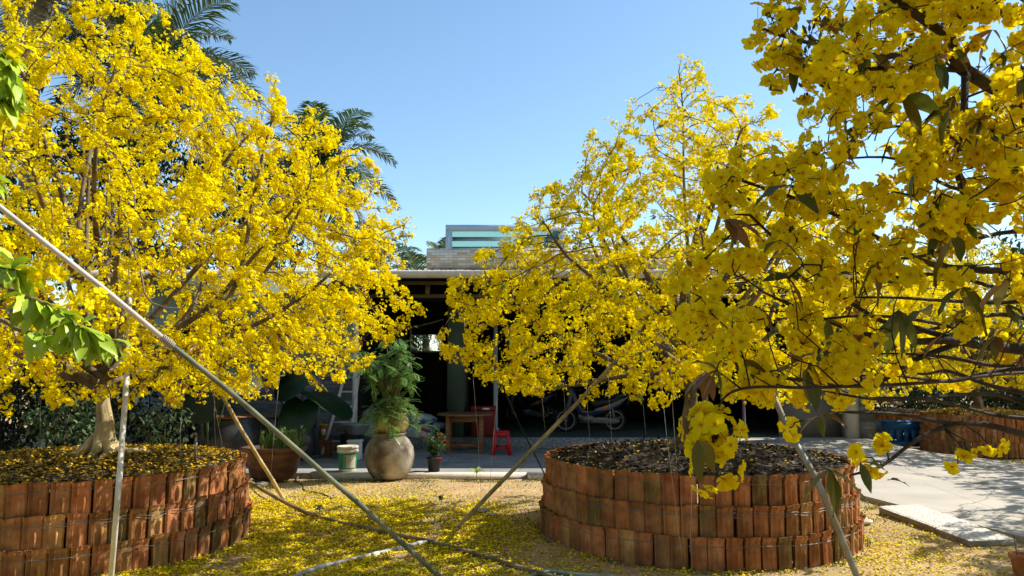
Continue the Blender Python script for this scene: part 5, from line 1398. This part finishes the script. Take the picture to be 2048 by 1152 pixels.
# ================================================================== MOTORBIKES
def motorbike(label):
    t = put('motorbike', label, 'motorbike', (0, 0, 0), 'motorbikes parked in the porch')
    r, wb = .285, 1.22
    for x, nm in ((-wb / 2, 'front_wheel'), (wb / 2, 'rear_wheel')):
        m_ = MB(); n = 32; pts = [(x + (r - .03) * math.cos(a), 0, r + (r - .03) * math.sin(a)) for a in np.linspace(0, 2 * math.pi, n + 1)]
        m_.tube(pts, .034, 8, cap=False); wh = m_.build('wheel', M['rubber'], t, smooth=True)
        m_ = MB(); pts = [(x + (r - .068) * math.cos(a), 0, r + (r - .068) * math.sin(a)) for a in np.linspace(0, 2 * math.pi, n + 1)]; m_.tube(pts, .018, 6, cap=False)
        m_.build('rim', M['chrome'], wh)
        m_ = MB()
        for k in range(18):
            a = 2 * math.pi * k / 18; m_.tube([(x + .04 * math.cos(a + .5), .02 * (-1) ** k, r + .04 * math.sin(a + .5)), (x + (r - .07) * math.cos(a), 0, r + (r - .07) * math.sin(a))], .0028, 3, cap=False)
        m_.tube([(x, -.06, r), (x, .06, r)], .04, 12); m_.build('spokes', M['alu'], wh)
    # underbone body: leg shield, spine, tail
    m_ = MB(); m_.prism([(-.50, .98), (-.40, 1.0), (-.30, .72), (-.18, .55), (.05, .52), (.12, .60), (.70, .74), (.93, .90), (.95, .86), (.72, .62), (.30, .46), (.05, .40), (-.22, .40), (-.34, .50), (-.44, .74)], -.09, .09)
    bev(m_.build('body', M['blue_paint'], t), .025)
    for s in (-1, 1):
        m_ = MB(); m_.prism([(.10, .56), (.50, .70), (.93, .875), (.92, .845), (.66, .66), (.40, .55), (.14, .515)], s * .094, s * .106); bev(m_.build('side_stripe', M['white_paint'], t), .004)
        m_ = MB(); m_.prism([(.24, .60), (.40, .665), (.44, .615), (.32, .575)], s * .1065, s * .110); m_.build('decal', M['orange'], t)
    m_ = MB(); m_.prism([(.0, .70), (.06, .76), (.40, .80), (.78, .86), (.80, .82), (.60, .74), (.10, .62)], -.12, .12); bev(m_.build('seat', M['black'], t), .03)
    m_ = MB(); m_.prism([(-.64, .55), (-.52, .98), (-.43, 1.0), (-.50, .70), (-.56, .48)], -.13, .13); bev(m_.build('leg_shield', M['fairing'], t), .03)
    m_ = MB()
    for s in (-1, 1): m_.tube([(-.61, s * .07, r), (-.50, s * .07, .72), (-.46, s * .05, .95)], .022, 8)
    m_.build('fork', M['alu'], t, smooth=True)
    m_ = MB(); m_.tube([(-.30, -.34, 1.06), (-.36, -.22, 1.05), (-.42, -.08, 1.02), (-.42, .08, 1.02), (-.36, .22, 1.05), (-.30, .34, 1.06)], .016, 8); hb = m_.build('handlebar', M['black'], t)
    for s in (-1, 1):
        m_ = MB(); m_.tube([(-.36, s * .2, 1.06), (-.40, s * .26, 1.20)], .007, 6); m_.blob((-.40, s * .27, 1.24), (.02, .055, .04), 10, 6, 0); m_.build('mirror', M['black'], hb, smooth=True)
    m_ = MB(); m_.blob((-.50, 0, 1.0), (.10, .13, .09), 14, 9, 0); hl = m_.build('headlight', M['fairing'], t, smooth=True)
    m_ = MB(); n = 14; vs = []
    for i in range(n + 1):
        a = A(35 + 125 * i / n); vs += [(-wb / 2 + (r + .03) * math.cos(a), -.055, r + (r + .03) * math.sin(a)), (-wb / 2 + (r + .045) * math.cos(a), 0, r + (r + .045) * math.sin(a)), (-wb / 2 + (r + .03) * math.cos(a), .055, r + (r + .03) * math.sin(a))]
    m_.add(vs, [(3 * i + j, 3 * i + j + 1, 3 * i + j + 4, 3 * i + j + 3) for i in range(n) for j in range(2)]); m_.build('front_fender', M['blue_paint'], t, smooth=True)
    m_ = MB(); m_.prism([(.0, .26), (.06, .36), (.20, .38), (.62, .34), (.72, .30), (.72, .24), (.62, .21), (.2, .22)], -.135, -.10); bev(m_.build('chain_cover', M['alu'], t), .02)
    m_ = MB(); m_.blob((-.06, -.02, .33), (.17, .13, .11), 14, 9, .05); m_.tube([(-.12, 0, .36), (-.30, 0, .40)], .07, 12); m_.build('engine', M['alu'], t, smooth=True)
    m_ = MB(); m_.tube([(-.25, .08, .38), (-.22, .12, .22), (.1, .14, .2), (.35, .15, .24), (.85, .16, .34)], [.018, .018, .02, .045, .05], 10); m_.build('exhaust', M['chrome'], t, smooth=True)
    m_ = MB()
    for s in (-1, 1): m_.tube([(.60, s * .11, r), (.52, s * .11, .62)], .028, 8)
    m_.build('shock', M['alu'], t)
    m_ = MB(); m_.prism([(.80, .80), (.96, .90), (.985, .86), (.95, .66), (.92, .66), (.93, .80)], -.07, .07); bev(m_.build('tail', M['black'], t), .01)
    m_ = MB(); m_.tube([(.60, -.13, .84), (.86, -.12, .92), (.96, 0, .95), (.86, .12, .92), (.60, .13, .84)], .011, 6); m_.build('grab_rail', M['alu'], t)
    m_ = MB(); m_.tube([(.12, -.1, .22), (.16, -.22, .02)], .011, 6); m_.tube([(-.05, -.2, .26), (-.05, .2, .26)], .012, 6); m_.build('side_stand', M['black'], t)
    return t
mb1 = motorbike('dark blue motorbike with a white side stripe parked sideways in the porch')
c = P(1180, 840, 18.75); mb1.location = (c.x, 18.75, FZ); mb1.rotation_euler = (A(4), 0, A(4)); 
mb2 = copy_tree(mb1); c = P(1060, 840, 21.6); mb2.location = (c.x, 21.6, FZ); mb2.rotation_euler = (A(4), 0, A(-38)); mb2['label'] = 'second motorbike in deep shade behind, turned so its front wheel shows'

# ================================================================== PROPS, POLES AND LINES
def pole(pts, r, mat, label, name='prop_pole', cat='pole', group='props holding up the trees', sides=10, nodes=None, square=False):
    pts = [Vector(p) for p in pts]; L = sum((pts[i + 1] - pts[i]).length for i in range(len(pts) - 1))
    out, rad = [], []
    if nodes:
        n = max(3, int(L / nodes)); s = spline(pts, 8)
        cum = [0]
        for i in range(len(s) - 1): cum.append(cum[-1] + (s[i + 1] - s[i]).length)
        def at(d):
            d = max(0, min(d, cum[-1] - 1e-6)); i = max(j for j in range(len(cum)) if cum[j] <= d); i = min(i, len(s) - 2)
            return s[i].lerp(s[i + 1], (d - cum[i]) / max(cum[i + 1] - cum[i], 1e-6))
        for k in range(n):
            d0 = cum[-1] * k / n
            for dd, q in ((0.001, 1.0), (.012, 1.17), (.026, .97), (cum[-1] / n * .5, 1.0)):
                out.append(at(d0 + dd) + Vector((mnoise.noise(Vector((k * .7, r * 90, 0))), mnoise.noise(Vector((k * .7, r * 90, 9))), 0)) * .018 * (k > 0)); rad.append(r * q * (1 - .18 * k / n))
        out.append(at(cum[-1])); rad.append(r * .82)
    else:
        out = spline(pts, 6) if len(pts) > 2 else pts; rad = [r] * len(out)
    m_ = MB(); m_.tube(out, rad, 4 if square else sides, square=square)
    o = m_.build(name, mat, local=tuple(pts[0]), smooth=not square); tag(o, label, cat, group); return o
a = G(905, 1168, 0); a.z = gz(a.x, a.y) - .02; b = P(-70, 358, 4.1)
pole([a, P(680, 975, 5.95), P(480, 800, 5.4), P(330, 680, 5.0)], .0225, M['pole_grey'], 'long slanting prop across the left tree, grey-green below and bleached above', nodes=.55)
o = bpy.context.scene.objects[-1] if False else None
long_pole = [o for o in COL.objects if o.get('label', '').startswith('long slanting')][0]
m_ = MB(); m_.tube([P(335, 684, 5.02), P(200, 572, 4.68), P(60, 462, 4.36), b], [.018, .0175, .016, .015], 10); m_.build('upper_length', M['pole_pale'], long_pole, smooth=True)
pole([G(221, 1166, 0), P(236, 990, 6.5), P(248, 830, 7.0), P(257, 690, 7.5), P(259, 560, 7.9)], .024, M['pole_pale'], 'pale upright pole before the left planter')
g_ = G(567, 998, 0); pole([g_, P(510, 905, 10.3), P(455, 812, 9.9), P(400, 710, 9.4)], .028, M['bamboo_dry'], 'thin dry bamboo prop leaning from the ground behind the left planter', nodes=.4)
g_ = G(910, 1060, -.02); pole([g_, P(1050, 913, 8.75), P(1190, 768, 8.65), P(1290, 650, 8.6)], .026, M['bamboo'], 'olive bamboo prop slanting up into the middle right tree', nodes=.45)
g_ = G(1724, 1178, -.02); pole([g_, P(1640, 975, 6.6), P(1577, 860, 6.9), P(1515, 715, 7.2)], .034, M['steel'], 'square grey steel strut at the right side of the right planter', square=True)
g_ = P(1097, 952, 9.2); pole([G(1108, 985, 0), P(1040, 850, 9.7), P(1005, 770, 9.9)], .012, M['rubber'], 'thin black stay beside the left edge of the right planter', name='stay_line', sides=6)
rr = random.Random(4)
for i, (px, py, qx, qy, d) in enumerate(((1215, 740, 1225, 905, 8.2), (1283, 785, 1292, 870, 8.8), (1340, 770, 1355, 960, 7.4), (1310, 700, 1362, 1100, 7.05), (1395, 900, 1380, 1105, 7.0), (1170, 790, 1180, 885, 8.6), (1120, 780, 1132, 862, 9.5), (1075, 800, 1090, 860, 9.6),
                                         (945, 800, 962, 985, 10.2), (1000, 800, 975, 1040, 9.2), (420, 820, 446, 900, 8.4), (365, 870, 360, 912, 7.6), (560, 800, 536, 1050, 8.6), (430, 830, 432, 900, 9.0), (85, 810, 80, 908, 8.8), (1550, 790, 1560, 905, 8.4))):
    m_ = MB(); a, b = P(px, py - 60, d), P(qx, qy, d); m_.tube([a, a.lerp(b, .5) + Vector((rr.uniform(-.02, .02), 0, 0)), b], .0021, 4)
    tag(m_.build('tie_string', M['string'], local=tuple(b)), 'thin pale string hanging taut below a blossom tree', 'string', 'strings tying down the blossom branches')
# lying things
def ground_line(px, r, mat, label, name, cat, lift=0.0, nodes=None):
    pts = []
    for q in px:
        p = G(q[0], q[1], 0); p.z = gz(p.x, p.y) + r * .8 + lift + (q[2] if len(q) > 2 else 0)
        if len(q) > 2: p = G(q[0], q[1], q[2])
        pts.append(p)
    o = pole(pts, r, mat, label, name, cat, None, nodes=nodes); return o
ground_line([(497, 962, .32), (560, 1000, .12), (630, 1034), (720, 1056), (860, 1086), (960, 1112), (1060, 1140), (1120, 1156)], .026, M['bamboo_dark'], 'long brown bamboo pole lying across the yellow petals', 'bamboo_pole', 'pole', nodes=.6)
ground_line([(570, 1166), (636, 1139), (700, 1120), (760, 1106), (815, 1094), (866, 1083)], .020, M['pvc'], 'grey plastic pipe on the ground with white couplings', 'plastic_pipe', 'pipe', lift=.004)
pp = [o for o in COL.objects if o.name.startswith('plastic_pipe')][0]
for px, py in ((750, 1109), (800, 1098), (838, 1089), (862, 1084), (640, 1138)):
    q = G(px, py, 0); q.z = gz(q.x, q.y) + .02; d = (G(866, 1083) - G(700, 1120)); d.z = 0; d = d.normalized() * .04
    m_ = MB(); m_.tube([q - d, q + d], .0265, 10); m_.build('coupling', M['white_pipe'], pp)
ground_line([(505, 975), (520, 990), (560, 1012), (612, 1026), (640, 1046), (655, 1062), (680, 1076), (700, 1088), (735, 1102), (775, 1103), (779, 1112), (745, 1131), (731, 1150), (726, 1170)], .010, M['cable'], 'thin brown cable winding over the yellow petals', 'cable', 'cable')
ground_line([(600, 950), (592, 960), (606, 970), (610, 980), (640, 986), (660, 994), (668, 1002)], .013, M['bark'], 'twisted brown root snaking over bare sand', 'fallen_branch', 'branch')
ground_line([(1040, 1166), (1062, 1149), (1080, 1143), (1110, 1142), (1160, 1146), (1230, 1150), (1300, 1156)], .020, M['hose'], 'grey-green hose at the bottom edge near the right planter', 'garden_hose', 'hose')
# small garden tap beside the left trunk
c = P(391, 905, 8.2); t = thing('garden_tap', tuple(c), 'small steel tap rising from the soil of the left planter', 'tap'); m_ = MB(); m_.tube([c - Vector((0, 0, .1)), c + Vector((0, 0, .12))], .018, 8); m_.build('pipe', M['olive_metal'], t)
m_ = MB(); m_.tube(spline([c + Vector((0, 0, .10)), c + Vector((0, 0, .17)), c + Vector((.0, -.02, .20)), c + Vector((-.03, -.03, .19)), c + Vector((-.035, -.03, .16))], 4), .012, 8); m_.build('spout', M['chrome'], t, smooth=True)
# paving slabs beside the drive
c0, c1, c2, c3 = G(1757, 1012, .08), G(1940, 1080, .08), G(2032, 1076, .08), G(1836, 1008, .08)
lab3 = ('pebbled concrete slab farthest along the drive edge, nearest the tile planter', 'middle pebbled concrete slab of three beside the drive', 'pebbled concrete slab nearest the bottom right corner')
for k in range(3):
    u0, u1 = k / 3 + .004, (k + 1) / 3 - .004
    q = [c0.lerp(c1, u0), c3.lerp(c2, u0), c3.lerp(c2, u1), c0.lerp(c1, u1)]
    cen = sum(q, Vector()) / 4; t = thing('paving_slab', (cen.x, cen.y, 0), lab3[k], 'slab', 'pebbled slabs beside the drive')
    dz = (.0, .004, -.003)[k]; th = .012
    vs = [(p.x, p.y, -.03) for p in q] + [(p.x, p.y, .08 + dz - th) for p in q]
    m_ = MB(); m_.add(vs, [(3, 2, 1, 0), (4, 5, 6, 7)] + [(i, (i + 1) % 4, (i + 1) % 4 + 4, i + 4) for i in range(4)]); m_.build('base', M['slab_side'], t)
    # pebbled face: a bumpy grid
    m_ = MB(); n, mm = 34, 16; vs = []
    for i in range(n + 1):
        for j in range(mm + 1):
            p = q[0].lerp(q[3], i / n).lerp(q[1].lerp(q[2], i / n), j / mm); ed_ = i in (0, n) or j in (0, mm)
            vs.append((p.x, p.y, .08 + dz + (-th + .001 if ed_ else .012 * abs(mnoise.noise(Vector((p.x * 11, p.y * 11, 1)))))))
    m_.add(vs, [(i * (mm + 1) + j, i * (mm + 1) + j + 1, (i + 1) * (mm + 1) + j + 1, (i + 1) * (mm + 1) + j) for i in range(n) for j in range(mm)])
    o = m_.build('pebbled_face', M['pebble'], t, smooth=True)
# stray slab behind the far planter, stones, brick, broken pot
c = G(1985, 902, .02); m_ = MB(); m_.box((c.x - .2, c.y, .06), (1.3, .7, .06)); tag(bev(m_.build('paving_slab', M['concrete'], local=(c.x, c.y, .03))), 'plain pale slab lying before the far planter', 'slab')
for i, (px, py, s, lab) in enumerate(((1718, 1046, .12, 'sandstone lump beside the right edge of the right planter'), (964, 1022, .07, 'small pale stone at the foot of the olive bamboo prop'), (985, 1030, .05, 'pebble lying just right of the stone by the bamboo foot'), (524, 972, .10, 'flat pale stone beside the right edge of the left planter'))):
    c = G(px, py, 0); m_ = MB(); m_.blob((c.x, c.y, s * .2), (s * 1.3, s, s * .45), 12, 8, .2, seed=i + 3); tag(m_.build('stone', M['stone'], local=(c.x, c.y, 0), smooth=True), lab, 'stone', 'stones on the ground')
c = G(2044, 1150, 0); c.z = 0; t = thing('clay_pot', tuple(c), 'terracotta pot cut off by the bottom right corner', 'pot'); m_ = MB(); m_.lathe([(.06, 0), (.065, .005), (.085, .15), (.1, .155), (.1, .19), (.085, .19), (.075, .14), (0, .13)], c, 20); m_.build('body', M['pot_clay'] if 'pot_clay' in M else M['terracotta'], t, smooth=True)
m_ = MB(); m_.tube([c + Vector((-.03, 0, .13)), c + Vector((-.05, 0, .36))], .005, 5); m_.build('stick', M['bark'], t)
# sprouting weed before the kerb, small weeds
def weed(c, n, L, w, colr, label, seed, up=.9):
    global rng
    rng = np.random.default_rng(seed); t = thing('weed', tuple(c), label, 'plant', 'weeds on the bare ground'); m_ = MB(); m_.tube([c, c + Vector((.01, 0, L * .5))], .006, 5); m_.build('stem', M['stalk'], t)
    B = np.tile(np.array(c + Vector((.005, 0, L * .35))), (n, 1)) + rng.normal(scale=.012, size=(n, 3)); D = rng.normal(scale=.6, size=(n, 3)); D[:, 2] = np.abs(D[:, 2]) * .4 + up * .8
    lb = MB(); add_leaves(lb, B, D, L * rng.uniform(.5, 1, n), w, np.array([colr]) * rng.uniform(.7, 1.2, (n, 1)), droop=.35, hi=True); lb.build('leaves', M['leaf'], t, smooth=True)
c = G(953, 957, 0); weed(c, 9, .26, .06, (.22, .32, .07), 'bright green sprout before the pale kerb', 1)
c = G(882, 1006, 0); weed(c, 14, .14, .04, (.07, .12, .04), 'low dark green weed in the shade left of the bamboo foot', 2)
c = G(638, 1026, 0); weed(c, 12, .13, .05, (.05, .10, .03), 'low dark weed beside the long lying bamboo', 3, up=.5)
c = G(520, 950, 0); weed(c, 12, .25, .07, (.08, .14, .04), 'leafy weed at the right edge of the left planter', 4)
c = G(1702, 1075, 0); weed(c, 12, .16, .04, (.08, .14, .03), 'weed at the right foot of the right planter', 5)

# ================================================================== FALLEN PETALS AND SMALL GREENERY (stuff)
rng = np.random.default_rng(101)
def scatter(n, f, box):
    out = []
    while len(out) < n:
        x = rng.uniform(box[0], box[1], 4000); y = rng.uniform(box[2], box[3], 4000)
        w = f(x, y); k = rng.uniform(size=4000) < w; out += list(zip(x[k], y[k]))
    return np.array(out[:n])
def clear(x, y):
    return (np.hypot(x - LP[0], y - LP[1]) > PR + .03) & (np.hypot(x - RP[0], y - RP[1]) > PR + .03)
def nzv(x, y, s, o): return np.array([mnoise.noise(Vector((a * s, b * s, o))) for a, b in zip(x, y)])
def dens(x, y):
    d = np.hypot(x + 3.1, (y - 8.7) * .9)
    w = .98 * np.exp(-(np.maximum(0, d - 2.2) / .95) ** 2)
    w += .16 * np.exp(-(np.hypot(x - .9, y - 7.9) / 2.1) ** 2) + .05
    w += .22 * np.exp(-(np.hypot(x - 3.9, (y - 7.8) * .8) / 1.3) ** 2)
    w *= np.clip(1 + 1.2 * nzv(x, y, 1.6, 2) + .8 * nzv(x, y, 5, 7), .05, 2)
    w *= np.where(y > 11.0, .35, 1) * np.where(x > 5.3, .25, 1)
    return np.clip(w, 0, 1) * clear(x, y)
xy = scatter(78000, dens, (-7, 6.5, 5.2, 13.1)); n = len(xy)
z = np.array([gz(a, b) for a, b in xy]) + rng.uniform(.004, .022, n)
D = unit(n); D[:, 2] *= .28
B = np.stack([xy[:, 0], xy[:, 1], z], 1)
t_ = rng.uniform(size=(n, 1)); t2 = rng.uniform(size=(n, 1)); col = np.where(t2 < .10, np.array([[.42, .30, 1.6]]), np.where(t_ < .22, np.array([[.92, .74, .9]]), np.array([[1, 1, 1.]]))) * rng.uniform(.7, 1.05, (n, 1))
m_ = MB(); add_leaves(m_, B, D, rng.uniform(.02, .038, n), .023, col, droop=.04); tag(m_.build('fallen_petals', M['fallen']), 'carpet of fallen yellow petals on the sandy ground around the planters', 'petals', kind='stuff')
# dead leaves, pebbles
n = 1500; xy = scatter(n, lambda x, y: .3 * clear(x, y), (-6, 6.5, 5.5, 13.1)); B = np.stack([xy[:, 0], xy[:, 1], np.array([gz(a, b) for a, b in xy]) + .008], 1); D = unit(n); D[:, 2] *= .15
m_ = MB(); add_leaves(m_, B, D, rng.uniform(.02, .06, n), .018, np.array([[.16, .10, .045]]) * rng.uniform(.4, 1.3, (n, 1)), droop=.03); tag(m_.build('leaf_litter', M['leaf_dull']), 'dry brown leaf bits scattered over the sandy yard', 'litter', kind='stuff')
m_ = MB(); xy = scatter(1200, lambda x, y: .3 * clear(x, y), (-6, 6.5, 5.5, 13.1))
for a, b in xy:
    s = rng.uniform(.005, .016); g = rng.uniform(.7, 1.2); v = [(a + s * math.cos(t) * rng.uniform(.7, 1.2), b + s * math.sin(t) * rng.uniform(.7, 1.2), gz(a, b) - .003) for t in np.linspace(0, 6.283, 6)[:-1]]
    m_.add(v + [(a, b, gz(a, b) + s * .8)], [(k, (k + 1) % 5, 5) for k in range(5)], (.34 * g, .25 * g, .15 * g))
tag(m_.build('gravel', M['leaf_dull']), 'loose grit scattered over the sandy yard', 'gravel', kind='stuff')
# low grass and creeping weeds: along the apron, round the planters, in patches
def gd(x, y):
    ring = np.minimum(np.abs(np.hypot(x - LP[0], y - LP[1]) - PR - .06), np.abs(np.hypot(x - RP[0], y - RP[1]) - PR - .06))
    w = .5 * np.exp(-(ring / .06) ** 2) + .75 * np.exp(-((y - 12.98) / .16) ** 2) * (x < 4.6) + .10 * np.clip(nzv(x, y, 1.1, 12) * 2.5, 0, 1) * (y > 8.5)
    w += .3 * np.exp(-(np.hypot(x - 5.0, y - 10.5) / .5) ** 2)
    return np.clip(w * np.clip(.6 + 1.6 * nzv(x, y, 2.3, 5), 0, 1.5), 0, 1) * clear(x, y) * (y < 13.0)
xy = scatter(9000, gd, (-6.5, 5.6, 6.4, 13.1)); n = len(xy)
B = np.stack([xy[:, 0], xy[:, 1], np.array([gz(a, b) for a, b in xy]) - .02 - np.maximum(0, xy[:, 1] - 12.6) * .025], 1); D = rng.normal(scale=.6, size=(n, 3)); D[:, 2] = np.abs(D[:, 2]) + .55
m_ = MB(); add_leaves(m_, B, D, rng.uniform(.035, .10, n), .012, np.array([[.17, .20, .055]]) * rng.uniform(.5, 1.3, (n, 1)), droop=.2); tag(m_.build('grass', M['leaf_dull']), 'sparse low grass and creeping weeds along the kerb and planters', 'grass', kind='stuff')
xy = scatter(7000, lambda x, y: np.clip(.5 + nzv(x, y, 1.2, 3), 0, 1) * (np.hypot(x - FP[0], y - FP[1]) > 1.6), (9.6, 15, 12.5, 17.5)); n = len(xy)
xy = xy[xy[:, 0] > 9.75 + (16.2 - xy[:, 1]) * .3]; n = len(xy)
B = np.stack([xy[:, 0], xy[:, 1], np.full(n, -.05)], 1); D = rng.normal(scale=.5, size=(n, 3)); D[:, 2] = np.abs(D[:, 2]) + .6
m_ = MB(); add_leaves(m_, B, D, rng.uniform(.06, .15, n), .02, np.array([[.14, .19, .05]]) * rng.uniform(.5, 1.3, (n, 1)), droop=.2); tag(m_.build('grass', M['leaf_dull']), 'patch of short grass beside the drive before the far planter', 'grass', kind='stuff')
# yellow petals blown onto the far side of the drive
print('done', len(COL.objects))
# rope lashings where the props meet their trees
def lash(par, p, axis, r):
    m_ = MB(); a = Vector(axis).normalized(); u = a.orthogonal().normalized(); v = a.cross(u); pts = []
    for i in range(57):
        th = i * 2 * math.pi / 8; pts.append(Vector(p) + a * (i / 56 - .5) * .10 + (u * math.cos(th) + v * math.sin(th)) * r)
    m_.tube(pts, .005, 5); m_.build('rope_lashing', M['string'], par)
props = {o['label'][:14]: o for o in COL.objects if o.get('group') == 'props holding up the trees'}
lash(long_pole, P(335, 684, 5.02), P(200, 572, 4.68) - P(335, 684, 5.02), .025)
lash(props['olive bamboo p'], P(1185, 774, 8.655), P(1190, 768, 8.65) - P(1050, 913, 8.75), .030)
lash(props['square grey st'], P(1577, 860, 6.9), P(1577, 860, 6.9) - P(1640, 975, 6.6), .039)
